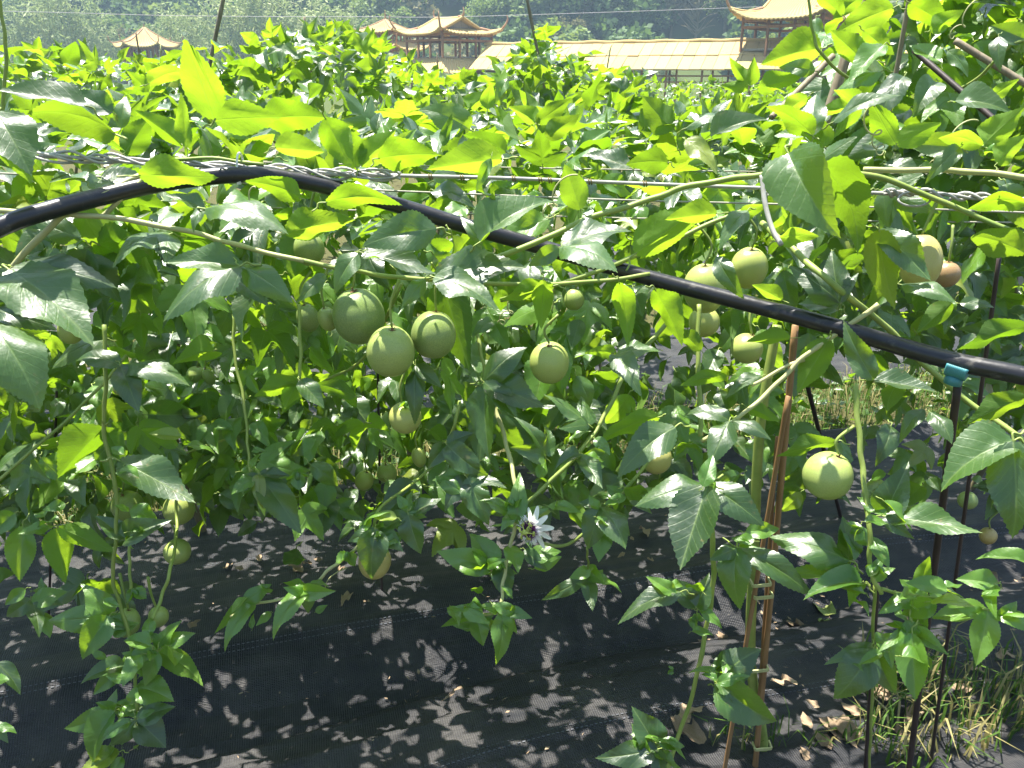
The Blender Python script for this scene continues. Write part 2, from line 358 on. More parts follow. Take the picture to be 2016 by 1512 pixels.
for kind, nv in (('s', 9), ('l', 8), ('b', 3)):
    LEAF[kind] = []; LOW[kind] = []
    for i in range(nv):
        lob = shape(kind, rnd)
        par = dict(fold=rnd.choice([.15, .3, .5, .8, -.2]), arch=rnd.choice([.4, .7, 1.1, 1.5, .15]), wave=rnd.uniform(.05, .16), wfreq=rnd.uniform(7, 13), ph=rnd.uniform(0, 6), twist=rnd.uniform(-.35, .35))
        if kind == 'b': par.update(fold=.12, arch=.3, twist=0)
        V3, fc, uv = leaf_geo(lob, n=96 if kind != 's' else 76, teeth=.011, **par)
        V3, fc, uv, npt = petiole(V3, fc, uv, rnd.uniform(.10, .20), rnd.choice([-1, 1]))
        mi = [0] * (len(fc) - npt) + [1] * npt
        ms = [mesh('leaf_%s' % q, V3, fc, (M[q], M['stem']), True, uv, None, mi) for q in ('leaf', 'leaf_young')]
        LEAF[kind].append(ms)
        v2, f2, u2 = leaf_geo(lob, n=26 if kind != 's' else 20, rings=(.55, 1.0), teeth=0, **par)
        tri = []; ut = []; k = 0
        for q in f2:
            if len(q) == 3: tri.append(q); ut += [u2[k], u2[k + 1], u2[k + 2]]
            else: tri += [(q[0], q[1], q[2]), (q[0], q[2], q[3])]; ut += [u2[k], u2[k + 1], u2[k + 2], u2[k], u2[k + 2], u2[k + 3]]
            k += len(q)
        LOW[kind].append((v2, np.array(tri), np.array(ut)))
def frame(axis, nrm):
    y = unit(axis); z = np.asarray(nrm, float); z = z - y * np.dot(z, y)
    if np.linalg.norm(z) < 1e-3: z = np.cross(y, [1, 0, 0.1])
    z = unit(z); x = np.cross(y, z); return x, y, z
class Leaf:
    __slots__ = ('p', 'x', 'y', 'z', 'L', 'w', 'kind', 'var', 'young', 'vine', 'hero')
    def __init__(s, p, axis, nrm, L, w=1., kind='s', var=0, young=0, vine=None, hero=False):
        s.p = np.asarray(p, float); s.x, s.y, s.z = frame(axis, nrm); s.L = L; s.w = w; s.kind = kind; s.var = var; s.young = young; s.vine = vine; s.hero = hero
LEAVES = []
# ------------------------------------------------------------------ vines (things): an Empty at each plant's foot
VINES = {}
def vine(key, loc, label, group=None):
    o = empty('passion_vine', (*loc, 0.)); tag(o, label, 'vine', group); VINES[key] = o; return o
FR = 'passion vines of the front row'; R2 = 'passion vines of the second row'; R3 = 'passion vines of the far rows'
vine('A', (-.95, 2.1), 'passion vine covering the left end of the arched black pipe', FR)
vine('B', (-.30, 2.3), 'passion vine carrying the cluster of three big round green fruits', FR)
vine('C', (.22, 2.4), 'passion vine hanging in the middle with the purple and white flower', FR)
vine('D', (.56, 1.42), 'passion vine climbing the tied brown bamboo stakes at right', FR)
vine('E', (1.55, 2.35), 'passion vine at the right edge around the teal pipe clip', FR)
vine('F', (1.75, 2.5), 'tall passion vine on leaning bamboo poles at upper right', FR)
vine('G', (-2.4, 4.2), 'passion vine behind the front row below the far left pavilion', R2)
vine('H', (-1.05, 3.9), 'humped passion vine behind the front row beside the middle bamboo pole', R2)
vine('I', (.05, 4.2), 'humped passion vine in front of the hip and gable pavilion', R2)
vine('J', (1.6, 4.6), 'low passion vine in the second row below the long thatched gallery', R2)
vine('K', (-3.2, 6.3), 'passion vine of the third row at the far left', R3)
vine('L', (-.4, 6.9), 'passion vine of the third row behind the humped vines', R3)
vine('P', (3.0, 7.6), 'passion vine of the third row at right under the gallery eave', R3)
vine('Q', (-3.0, 9.3), 'passion vine of the fourth row at left', R3)
vine('S', (1.4, 10.2), 'passion vine of the fourth row in the middle', R3)
vine('T', (5.6, 11.2), 'passion vine of the fourth row at far right', R3)
vine('U', (1.5, 13.5), 'farthest row of passion vine just before the gallery', R3)
def front_key(x): return 'A' if x < -.5 else 'B' if x < -.12 else 'C' if x < .33 else 'D' if x < .68 else 'E'

# leaves picked out one by one: base px, tip px, distance, kind, face (c top to camera, u top to sky, b underside), width, y = young (the brighter blade also paints leaves seen backlit)
HERO = """
422 236 505 112 1.22 b b 1.15 y;229 264 45 208 1.20 s b 1;170 208 -6 178 1.15 s u .9;-8 222 70 345 1.08 s c 1.2;66 357 -12 305 1.05 s b 1 y;368 292 357 180 1.24 s b .55 y
360 285 262 215 1.26 s b .8 y;541 290 640 300 1.2 s b 1.1 y;640 232 692 335 1.22 s b 1.15 y;514 236 648 236 1.3 s b .9 y;292 165 372 140 1.5 s b .9 y;292 180 250 138 1.55 s b 1 y
222 222 140 178 1.3 s c 1.1;238 252 252 190 1.3 s c 1;272 345 432 352 1.13 s b .8 y;403 410 576 452 1.10 s u .9;403 410 376 458 1.11 s c .9;403 410 325 384 1.12 s u .9
592 390 478 368 1.18 s b .9 y;640 398 792 400 1.16 s b .8 y;702 330 667 240 1.25 s b 1.2 y;709 326 780 256 1.25 s b 1 y;744 312 866 309 1.22 s b 1 y;872 288 891 222 1.3 s b .6
740 264 752 222 1.5 s u .7;960 215 966 163 1.7 s b 1.4 y;1056 243 1130 200 1.5 s b 1;1056 243 998 214 1.5 s b 1 y;1073 271 1144 226 1.45 s b 1;997 299 915 256 1.35 s b 1.1
966 312 937 380 1.14 s c .6 y;990 312 838 333 1.2 s b .9 y;945 476 1097 402 1.12 s u .9;945 476 908 426 1.13 s c .9;945 476 980 376 1.14 s b .7;1143 413 1112 322 1.2 s b 1.1 y
1315 320 1232 336 1.18 s b 1.3;1240 330 1150 303 1.2 s u .9;860 450 710 478 1.10 s c 1.15;1100 487 1224 528 1.12 s u 1.15;1100 487 1040 526 1.11 s c 1;1105 485 1242 452 1.16 s u 1
1250 500 1392 400 1.2 s b .9 y;1552 302 1640 478 1.06 s c 1.0;1611 326 1714 494 1.07 s b 1.0;1764 285 1800 180 1.14 b b 1.25 y;1735 140 1640 195 1.4 s u .9 y;1700 120 1632 60 1.45 s b 1 y;1690 210 1600 235 1.35 l b 1 y;1700 60 1760 110 1.45 s b 1 y;1660 30 1600 -20 1.5 s b 1 y;1720 200 1800 160 1.38 s u 1;1840 160 1790 230 1.4 s c 1;1830 60 1900 20 1.42 s b 1 y;1780 150 1720 250 1.35 s c 1;1590 190 1530 240 1.4 s b 1 y;1880 200 1990 230 1.3 s u 1;1700 -10 1640 40 1.5 s b 1 y;1850 120 1790 90 1.4 s u 1 y;1940 200 2010 160 1.35 s b 1 y;1640 240 1776 190 1.12 s u .8;1600 267 1515 200 1.2 s b 1.1 y
1600 267 1604 186 1.2 s u .9;1400 272 1514 240 1.15 s u .85;1350 252 1442 228 1.25 s u .8;1350 275 1422 340 1.16 s c 1;1618 95 1498 137 1.55 s b 1.1 y;1760 15 1650 78 1.5 s b 1.1 y
1740 88 1668 165 1.42 s u .9 y;1790 5 1872 55 1.45 s b 1.1 y;1866 100 1912 148 1.5 s c 1;2020 78 1950 50 1.4 s c 1.1;1966 72 1966 142 1.35 s c 1;1474 168 1430 118 1.6 l b 1 y
1490 175 1582 150 1.55 s b .9 y;1605 140 1533 130 1.55 s c 1.1;1934 288 2022 212 1.12 s b 1 y;1934 288 1852 266 1.12 s b .9 y;1962 322 2025 262 1.08 s b 1.2 y;1890 290 1778 284 1.14 s c .9
1890 290 1814 358 1.12 s c .8;1412 420 1308 432 1.15 s b 1 y;1472 414 1412 492 1.12 s c .9;1450 430 1512 408 1.15 s b 1 y;1530 470 1612 472 1.15 s b 1 y;2022 400 1908 405 1.06 s b .9 y
1731 452 1746 612 1.07 s b .9;1731 452 1836 552 1.09 s c .9;18 530 235 553 1.08 s c .8;18 530 194 678 1.06 s u .95;18 530 -35 600 1.06 s u 1;-10 610 112 655 1.14 s c 1
-14 640 102 798 1.0 s c 1.15;473 523 330 642 1.08 s u .95;473 523 325 515 1.1 s c .9;473 523 584 588 1.09 s c .95;704 498 655 578 1.13 s c 1.1;237 719 155 702 1.15 s c 1
237 719 380 752 1.15 s c .8;237 719 276 812 1.14 s c 1;422 690 344 722 1.2 s b 1 y;590 748 498 780 1.25 s b 1 y;590 748 638 806 1.22 s c 1;590 748 556 806 1.25 s b 1 y
205 840 112 942 1.18 s b .9;205 840 246 912 1.18 s b .9;232 905 388 988 1.13 s c .9;510 934 458 972 1.3 s c .9;510 934 512 1004 1.3 s c .8;510 934 597 1052 1.3 s c .8;510 934 572 938 1.3 s u .8
855 545 988 600 1.12 s u 1.1;855 545 1038 522 1.16 s c .8;713 497 864 540 1.14 s u .8;836 548 796 608 1.14 s c .9;869 548 925 735 1.23 s b .8;1070 550 1058 648 1.2 s b .8 y
1090 562 984 590 1.22 s b .8 y;1219 555 1241 685 1.12 s b .75 y;1290 570 1346 682 1.14 s b .8 y;953 752 1030 676 1.26 s c 1;953 752 1075 800 1.26 s c 1;953 752 1018 826 1.25 s c .9
953 752 962 908 1.27 s c .7;818 719 872 764 1.22 s c .8;818 719 824 838 1.22 s c .6;1215 697 1150 702 1.2 s b .9 y;1215 697 1252 787 1.18 s u .9;1215 697 1300 690 1.2 s u .9
1160 836 1074 774 1.22 l c .85;1073 897 1018 816 1.22 l c .8;1142 894 1188 962 1.2 s u .9;1142 894 1090 922 1.2 s u .9;1298 820 1168 868 1.18 s b .8 y;1330 840 1210 936 1.16 s c 1.1
880 876 954 946 1.24 s c 1;880 876 838 922 1.25 s c 1;880 876 932 850 1.25 s c 1;920 941 868 1002 1.25 s c 1;920 941 966 1034 1.24 s c .9;920 941 1000 955 1.25 s c .8
45 1035 40 1146 1.25 s c .9 y;113 1038 128 1150 1.22 s b .8 y;113 1038 228 1088 1.22 s b .7 y;247 1060 340 1030 1.2 s c .9;247 1060 188 1014 1.2 s c .9;215 1213 170 1142 1.2 s c 1.1 y
215 1213 94 1232 1.2 s c .8 y;215 1213 155 1295 1.18 s c 1 y;62 1180 14 1216 1.3 s c .9;62 1180 126 1190 1.3 s c .8;62 1180 85 1254 1.28 s u .8;309 1282 354 1216 1.2 s c 1 y
309 1282 243 1298 1.18 s c 1.1 y;309 1282 408 1342 1.18 s b .8 y;309 1282 286 1352 1.17 s c 1 y;309 1282 384 1240 1.2 s c .9 y;245 1310 158 1342 1.2 s c .8;245 1310 182 1368 1.2 s c .8 y
268 1352 346 1378 1.17 s c 1.2 y;269 1417 328 1472 1.15 s c 1.35;269 1417 346 1388 1.15 s c 1;269 1417 222 1472 1.15 s c 1;225 1400 128 1445 1.2 s c 1 y;225 1400 180 1502 1.17 s c .9 y
225 1400 190 1380 1.2 s c 1 y;235 1480 150 1530 1.15 s u 1 y;240 1490 215 1540 1.15 s c 1 y;-6 1305 48 1362 1.1 s c 1;-8 1420 14 1465 1.1 s c 1;608 1158 556 1146 1.25 s b .8 y
608 1158 530 1255 1.22 s u .8 y;608 1158 603 1208 1.24 s c 1;502 1188 456 1214 1.24 s u .9 y;502 1188 436 1280 1.22 s u .7 y;502 1188 424 1250 1.24 s b .6 y;738 1042 724 1140 1.24 s c 1.0
738 1042 686 1072 1.24 s c 1;738 1042 794 1088 1.25 s c 1;804 1013 744 1048 1.27 s c 1;804 1013 827 1092 1.26 s c 1.15;804 1013 870 980 1.27 s c .9;967 1118 858 1087 1.22 s c .9 y
967 1118 930 1047 1.22 s u 1.1 y;967 1118 912 1135 1.22 s c .8 y;986 1110 1000 1180 1.22 s c 1.3;1033 1082 1074 1128 1.24 s c .9;1018 1031 1032 930 1.2 s u .7 y;1018 1031 984 992 1.22 s b .8 y
1018 1031 1086 994 1.2 s u .8 y;1080 995 1145 1012 1.2 s u .9 y;989 1202 986 1309 1.16 s c .9 y;989 1202 1048 1220 1.17 s c 1 y;938 1213 868 1237 1.2 s b .7 y;938 1213 950 1273 1.18 s c 1.2 y
938 1213 925 1185 1.2 s u .6 y;989 1202 940 1195 1.18 s u .8 y;1182 998 1160 1084 1.2 s c 1;1182 998 1242 1076 1.2 s u 1.15;1182 998 1138 990 1.22 s u 1;1157 1137 1068 1188 1.3 s c .6
1157 1137 1168 1204 1.28 s u .9;1157 1137 1206 1150 1.3 s c .8;1340 1165 1214 1226 1.1 s u .8;1393 955 1254 1008 1.1 s u .95;1393 955 1340 1124 1.08 s u 1.1;1393 955 1502 1042 1.12 s c 1.2
1451 1078 1451 1200 1.12 s c 1.2;1451 1078 1400 1108 1.12 s c 1;1451 1078 1602 1182 1.14 s c .7;1370 1195 1314 1138 1.15 s c 1.2;1370 1195 1402 1130 1.16 s c 1;1672 1104 1510 1068 1.1 s u .9
1672 1104 1660 1014 1.12 s c 1;1698 1147 1540 1128 1.08 s u .8 y;1698 1147 1578 1176 1.07 s u .8 y;1698 1147 1676 1197 1.08 s b .9 y;1742 1016 1936 1047 1.06 s u .8;1742 1016 1798 912 1.08 s c .9
1742 1016 1795 1066 1.06 s c .9;1803 1173 1733 1214 1.05 s u .8 y;1803 1173 1838 1096 1.08 s b .7 y;1803 1173 1770 1140 1.07 s u .9 y;1796 1246 1803 1382 1.0 s c .85 y;1796 1246 1726 1283 1.02 s u .7 y
1796 1246 1740 1230 1.03 s b .7 y;1796 1246 1866 1294 1.02 s u .8 y;1796 1246 1824 1196 1.03 s b 1 y;1945 1202 1832 1218 1.0 s u .9 y;1945 1202 1922 1313 .98 s c .85 y;1945 1202 2045 1244 .98 s u .8 y
1850 1160 1895 1150 1.04 s u .9 y;2022 1108 1920 1098 .98 s u .7 y;1995 868 1843 960 .94 s c 1.05;1995 868 2020 1062 .92 s c 1.15;1720 1278 1654 1386 1.06 s c 1.1;1720 1278 1618 1300 1.08 s c .7
1720 1278 1758 1368 1.08 s c .8;1411 1344 1490 1266 1.12 s c 1.2;1411 1344 1450 1415 1.1 s c .9;1411 1344 1524 1428 1.1 s c .9;1411 1344 1482 1437 1.12 s u .7;1295 1475 1240 1393 1.06 s c 1.1
1295 1475 1174 1505 1.05 s c .9;1295 1475 1305 1540 1.05 s c 1;1720 748 1650 635 1.05 s c .8;1720 748 1846 772 1.05 s u .85;1770 752 1738 808 1.1 s b 1.2;1632 668 1571 778 1.15 s b .9 y
1556 665 1468 672 1.2 s b .8 y;1432 740 1338 763 1.22 s b .8 y;1500 740 1425 785 1.2 s c .9;1436 828 1406 921 1.14 s u 1;1436 828 1522 862 1.15 s u .8;1436 828 1348 812 1.15 s u .9
1470 800 1536 830 1.2 s b .8 y;1645 868 1526 898 1.15 s b .8;1820 805 1768 872 1.12 s c .9;1830 810 1882 872 1.1 s u 1;2022 640 1884 687 .98 s b .8;2022 782 1902 838 .97 s b .9
1654 596 1548 532 1.14 s c .9;1654 596 1634 492 1.14 s c .8;1654 596 1686 536 1.13 s u .7;1775 560 1888 592 1.1 s u .8;1875 595 1804 656 1.08 s b .9;1890 597 1958 600 1.1 s c 1
1650 610 1570 600 1.15 s u .9;1410 505 1462 592 1.12 s c .9;2020 500 1900 480 1.08 s b 1;1540 590 1480 560 1.2 s b 1 y;640 540 590 600 1.2 s c .9;560 460 700 430 1.2 s b .9 y
160 470 60 440 1.15 s c 1;300 560 215 600 1.25 s b 1 y;350 880 280 840 1.3 s b 1 y;700 780 610 760 1.3 s b 1;1380 690 1330 640 1.25 s b .9;1230 960 1290 1000 1.2 s b .9"""
rnd = random.Random(21)
FACE = {'c': (1.0, .38), 'u': (.42, 1.0), 'b': (-1.0, .55)}
for item in HERO.replace("\n", ";").split(";"):
    q = item.split()
    if not q: continue
    bx, by, tx, ty, Yd = map(float, q[:5]); kind, face, w = q[5], q[6], float(q[7]); yg = len(q) > 8
    k_ = float(np.interp(by, [430, 700, 1000, 1500], [1.0, .93, .85, .83])); Yd *= k_; B = W(bx, by, Yd); h_ = unit(unit(CAM - B) + np.array(sd)); rt = ray(tx, ty); Yp = rt[1] * (h_ @ (B - CAM)) / (h_ @ rt)   # where the tip's sight line meets the plane that mirrors the sun
    dY = float(np.clip((Yp - Yd) * {'u': .75, 'c': .4, 'b': 0}[face], -.085, .05)) if 0 < Yp < 3 else -.05
    T = W(tx, ty, Yd + dY + rnd.uniform(-.012, .012))
    v = unit(CAM - B); fv, fu = FACE[face]
    if face == 'u': fu, fv = 0, 1; v = unit(v * .85 + np.array(sd))
    if face == 'c': fu, fv = 0, 1; v = unit(v * .55 + unit(v + np.array(sd)) * rnd.choice([.3, .7, 1.3]))
    w *= .93; nrm = v * fv + np.array([0, 0, 1.]) * fu + np.array([rnd.uniform(-.35, .35), rnd.uniform(-.2, .2), 0]) * (.45 if face == 'u' else 1)
    L = np.linalg.norm(T - B)
    LEAVES.append(Leaf(B, T - B, nrm, L, w, kind, rnd.randrange(len(LEAF[kind])), 1 if yg else 0, front_key(B[0]), True))

# small young leaves sprouting beside them along the hanging shoots
for q in [l for l in LEAVES if l.hero]:
    px, py, _ = proj(q.p)
    if py < 880: continue
    for _ in range(rnd.choice([1, 2, 2, 3])):
        az = rnd.uniform(0, 6.28); ax = np.array([math.cos(az), .6 * math.sin(az), rnd.uniform(-.7, .7)])
        LEAVES.append(Leaf(q.p + np.array([rnd.gauss(0, .012), rnd.gauss(0, .01), rnd.gauss(0, .018)]), ax, [rnd.gauss(0, .4), rnd.gauss(-.4, .4), .8], rnd.uniform(.022, .055), rnd.uniform(.7, 1.1), 's', rnd.randrange(9), 1, q.vine, True))
# fruit: px, py, rx, ry, distance, ripeness (0 deep green .. 1 yellow .. 2 brown orange), label
FRUIT = [
 (706, 623, 51, 56, 1.235, .05, 'largest dark green passion fruit at left of the cluster of three'),
 (769, 692, 47, 52, 1.185, .35, 'sunlit pale green passion fruit lowest in the cluster of three'),
 (854, 659, 44, 48, 1.225, .15, 'shaded green passion fruit at right of the cluster of three'),
 (1082, 714, 39, 43, 1.28, .5, 'pale yellow green passion fruit hanging alone in the middle'),
 (645, 628, 19, 25, 1.27, .3, 'small oval pale passion fruit peeping out left of the cluster'),
 (1630, 936, 47, 48, 1.13, .4, 'round yellow green passion fruit hanging low right of the bamboo stakes'),
 (352, 1002, 30, 32, 1.45, .45, 'sunlit passion fruit of the lower left pair'),
 (251, 997, 30, 32, 1.47, .2, 'shaded passion fruit left in the lower left pair'),
 (349, 1086, 26, 25, 1.42, .4, 'half hidden passion fruit below the lower left pair'),
 (1388, 568, 42, 50, 1.36, .5, 'big green fruit crossed by the black pipe'),
 (1474, 528, 36, 42, 1.42, .55, 'yellowish fruit above the black pipe behind a leaf'),
 (1386, 634, 30, 30, 1.42, .6, 'yellowish fruit just under the pipe behind a thin stalk'),
 (1470, 686, 31, 30, 1.36, .5, 'greenish yellow fruit left of the bamboo stakes top'),
 (1812, 515, 40, 54, 1.18, 1.05, 'orange flushed fruit behind a big hanging leaf at upper right'),
 (1862, 540, 26, 26, 1.32, 1.7, 'wrinkled brown fruit at upper right beside the orange one'),
 (1945, 1055, 16, 17, 1.65, 1.3, 'tiny reddish brown fruit hanging at the right edge'),
 (738, 1106, 32, 36, 1.285, 1.1, 'yellow brown fruit behind a dark leaf near the ground'),
 (798, 822, 32, 32, 1.36, .7, 'yellow fruit behind dark leaves below the cluster of three'),
 (717, 946, 18, 20, 1.62, .4, 'small green fruit before the concrete post foot'),
 (762, 931, 20, 20, 1.62, .25, 'small dark green fruit right of the concrete post foot'),
 (250, 1226, 25, 29, 1.26, .25, 'green fruit in the dangling shoot at lower left'),
 (312, 1214, 19, 22, 1.28, .35, 'smaller green fruit in the dangling shoot at lower left'),
 (825, 900, 14, 22, 1.5, .6, 'slim young fruit under the yellow fruit'),
 (606, 626, 22, 29, 1.35, .1, 'dark oval fruit in shade left of the cluster'),
 (140, 650, 24, 28, 1.35, .5, 'pale green fruit behind the white glinting leaf at left'),
 (236, 765, 13, 14, 1.4, .7, 'little pale fruit between leaves at left'),
 (411, 742, 11, 19, 1.5, .2, 'narrow young green fruit in the shaded left foliage'),
 (386, 738, 18, 17, 1.52, .3, 'round young green fruit in the shaded left foliage'),
 (1292, 902, 30, 32, 1.45, .9, 'dim olive fruit behind the big folded leaf'),
 (608, 490, 30, 34, 1.32, .25, 'green fruit under the pipe in the upper left shade'),
 (1905, 985, 18, 18, 1.5, .2, 'small dark fruit behind the glossy lobed leaf at right'),
 (1130, 590, 20, 22, 1.55, .3, 'small fruit in the shade above the lone middle fruit'),
]
a = N('passion_fruit_rind'); oi = a.n("ShaderNodeObjectInfo"); rp = a.n("ShaderNodeAttribute", _attribute_name="ripeness", _attribute_type='OBJECT').outputs["Fac"]
oc = a.coord(); n1 = a.noise(18, oc, 3); spk = a.noise(900, oc, 2); n3 = a.noise(45, oc, 4, .7)
f = a.math('DIVIDE', a.math('ADD', rp, a.math('MULTIPLY', a.math('SUBTRACT', n1, .5), .5)), 2.0)
c_ = a.ramp(f, [(0, (.15, .22, .065)), (.22, (.33, .40, .105)), (.42, (.46, .46, .13)), (.72, (.40, .25, .10)), (1, (.20, .12, .07))])
c_ = a.mix(a.math('MULTIPLY', a.math('GREATER_THAN', spk, .6), .28), c_, (.52, .55, .30))
c_ = a.mix(a.math('MULTIPLY', a.math('GREATER_THAN', n3, .63), .45), c_, (.16, .15, .06))
b_ = a.bsdf(c_, .33, .5, a.bump(n3, .14, .002)); b_.inputs["Subsurface Weight"].default_value = .12; b_.inputs["Subsurface Radius"].default_value = (.006, .009, .003)
M['rind'] = a.done(b_.outputs[0])
M['calyx'] = simple('dried_calyx', (.11, .06, .03), (.30, .19, .11), 120, .85, .15, .5, .002)
def fruit_mesh(seed):
    r_ = np.random.default_rng(seed); nu, nvv = 28, 18; v = []
    for j in range(nvv + 1):
        t = math.pi * j / nvv
        for i in range(nu):
            p = 2 * math.pi * i / nu; rr = 1 + .018 * math.sin(3 * p + seed) * math.sin(t) + .012 * math.sin(5 * p + 2 * seed) * math.sin(t) ** 2
            dz = 1.0 - (.10 * math.exp(-(t / .22) ** 2)) - .05 * math.exp(-((math.pi - t) / .25) ** 2)
            v.append((rr * math.sin(t) ** .97 * math.cos(p), rr * math.sin(t) ** .97 * math.sin(p), math.cos(t) * dz))
    fq = [(j * nu + i, (j + 1) * nu + i, (j + 1) * nu + (i + 1) % nu, j * nu + (i + 1) % nu) for j in range(nvv) for i in range(nu)]
    return mesh('rind', v, fq, (M['rind'],))
FM = [fruit_mesh(i) for i in range(4)]
def calyx_mesh(seed):
    r_ = random.Random(seed); mb = MB()
    for k in range(9):
        an = k * .7 + r_.uniform(-.2, .2); L = r_.uniform(.35, .65); up = r_.uniform(-.1, .35)
        pts = spline([(0, 0, 0), (math.cos(an) * L * .45, math.sin(an) * L * .45, .06 + up * .4), (math.cos(an) * L, math.sin(an) * L, up - .15)], 4)
        mb.tube(pts, np.linspace(.075, .012, len(pts)), 4)
    mb.tube(spline([(0, 0, -.05), (.02, 0, .2), (0, .03, .42)], 4), np.linspace(.12, .05, 9), 6)
    return mb.mesh('calyx', (M['calyx'],))
CM = [calyx_mesh(i) for i in range(3)]
FPX = []
rnd = random.Random(3)
for i, (px, py, rx, ry, Yd, ripe, lab) in enumerate(FRUIT):
    c = HW(px, py, Yd) if Yd < 1.4 else W(px, py, Yd); d = np.linalg.norm(proj(c)[2]); s = d / F_PX
    e = tag(empty('passion_fruit', c), lab, 'fruit', 'passion fruits on the vines')
    tilt = (rnd.uniform(-.25, .25), rnd.uniform(-.3, .3), rnd.uniform(0, 6))
    o = obj('rind', FM[i % 4], e, (0, 0, 0)); o.scale = (rx * s, rx * s, ry * s); o.rotation_euler = tilt; o["ripeness"] = float(ripe)
    up = Matrix.Identity(3); up = __import__('mathutils').Euler(tilt).to_matrix() @ Vector((0, 0, ry * s * .88))
    cx = obj('calyx', CM[i % 3], e, tuple(up)); k = max(rx * s * .5, .008); cx.scale = (k, k, k); cx.rotation_euler = tilt
    top = np.array(up) + (0, 0, k * .35); h = rnd.uniform(.035, .07)
    v, fq = tube_vf(spline([top, top + (rnd.uniform(-.008, .008), .004, h * .5), top + (rnd.uniform(-.02, .02), rnd.uniform(0, .02), h)], 5), np.linspace(.0018, .0026, 11), 6)
    obj('stalk', mesh('stalk', v, fq, (M['stem'],)), e, (0, 0, 0))
    FPX.append((px, py, max(rx, ry), float(c[1])))
FPX.append((1050, 1040, 40, 1.2))

# ------------------------------------------------------------------ arched pipe, wires, stakes
PIPE = [(-420, 700, .86), (-200, 545, .95), (0, 447, 1.03), (100, 413, 1.08), (200, 387, 1.13), (300, 364, 1.17), (400, 349, 1.2), (480, 344, 1.22), (560, 350, 1.24), (680, 376, 1.26), (800, 409, 1.27),
        (920, 446, 1.27), (1100, 496, 1.27), (1300, 553, 1.22), (1500, 605, 1.15), (1650, 645, 1.09), (1800, 690, 1.03), (1900, 716, .99), (2016, 740, .95), (2250, 800, .88)]
PP = np.array([W(*q) for q in PIPE])
PP = np.vstack([[PP[0] + (-.14, -.05, -.75)], [PP[0] + (-.12, -.04, -.35)], PP, [PP[-1] + (.14, -.03, -.3)], [PP[-1] + (.17, -.03, -.62)]])
PP[0][2] = 0.0; PP[-1][2] = 0.0
a = N('black_pipe'); n1 = a.noise(25, a.coord(), 4, .7)
sc_ = a.math('MINIMUM', a.math('MULTIPLY', a.math('MAXIMUM', a.math('SUBTRACT', a.noise(38, a.mapped(a.coord(), (.5, 1, 1)), 5, .75), .56), 0.), 6.), .7)
pc_ = a.mix(sc_, a.mix(n1, (.007, .007, .010), (.022, .021, .024)), (.10, .092, .078))
M['pipe'] = a.done(a.bsdf(pc_, a.math('ADD', .30, a.math('MULTIPLY', sc_, .5)), .5, a.bump(a.noise(9, a.mapped(a.coord(), (3, 3, 3)), 3), .25, .004)).outputs[0])
v, fq = tube_vf(spline(PP, 12), .0128, 20)
pipe = tag(obj('arched_pipe', mesh('arched_pipe', v, fq, (M['pipe'],))), 'long black plastic pipe arching across the front of the trellis', 'pipe')
M['wire'] = simple('grey_white_wire', (.27, .26, .24), (.44, .43, .40), 60, .45, .4, .2, .001)
M['wire_old'] = simple('weathered_wire', (.24, .23, .18), (.42, .40, .33), 60, .55, .3, .3, .001)
M['twine'] = simple('brown_tendril', (.13, .10, .04), (.25, .2, .08), 60, .7, .2, .2, .001)
def strand_bundle(pts, n, rad, amp, turns, parent, seed=0):
    base = spline([W(*q) for q in pts], 14); r_ = random.Random(seed); T = np.linspace(0, 1, len(base))
    for k in range(n):
        ph = 2 * math.pi * k / n; am = amp * (1 + .7 * np.sin(T * 9 + 2.1 * k))
        off = np.stack([0 * T, am * np.cos(turns * 2 * math.pi * T + ph + r_.uniform(-.4, .4)), am * np.sin(turns * 2 * math.pi * T + ph)], -1)
        v, fq = tube_vf(base + off, rad, 7); obj('wire_strand', mesh('wire_strand', v, fq, (M['wire'],)), parent)
wr = tag(empty('trellis_wire', W(480, 330, 1.27)), 'twisted grey white trellis wire running above the black pipe', 'wire')
strand_bundle([(-300, 270, 1.2), (90, 306, 1.2), (250, 316, 1.22), (480, 330, 1.245), (640, 341, 1.26), (790, 346, 1.265)], 5, .0022, .0055, 5, wr, 1)
v, fq = tube_vf(spline([W(*q) for q in [(640, 343, 1.26), (790, 346, 1.265), (1000, 351, 1.265), (1250, 361, 1.26), (1520, 371, 1.24), (1700, 379, 1.21), (1800, 383, 1.19)]], 12), .0029, 8)
obj('wire_strand', mesh('wire_strand', v, fq, (M['wire'],)), wr)
strand_bundle([(1740, 380, 1.2), (1800, 380, 1.19), (1900, 388, 1.17), (2016, 396, 1.15), (2300, 420, 1.1)], 3, .0024, .0045, 5, wr, 2)
for px, py, Yd in [(705, 345, 1.262), (848, 348, 1.265), (910, 350, 1.265), (1012, 352, 1.265), (1064, 354, 1.265), (1083, 355, 1.264), (1162, 358, 1.262), (1270, 362, 1.26)]:   # dried tendril rings
    c = W(px, py, Yd); t = np.linspace(0, 4 * math.pi, 26)
    v, fq = tube_vf(np.stack([c[0] + t * .0006 - .004, c[1] + .0042 * np.cos(t), c[2] + .0042 * np.sin(t)], -1), .0011, 5)
    obj('tendril_ring', mesh('tendril_ring', v, fq, (M['twine'],)), wr)
def wire_loop(cx, cy_, rx, ry, Yd):
    t = np.linspace(0, 2 * math.pi, 28); v, fq = tube_vf(np.array([W(cx + rx * math.cos(k), cy_ + ry * math.sin(k), Yd - .01 + .006 * math.sin(2 * k)) for k in t]), .0017, 6)
    obj('wire_loop', mesh('wire_loop', v, fq, (M['wire'],)), wr)
wire_loop(740, 343, 46, 9, 1.26); wire_loop(1800, 392, 32, 14, 1.19)
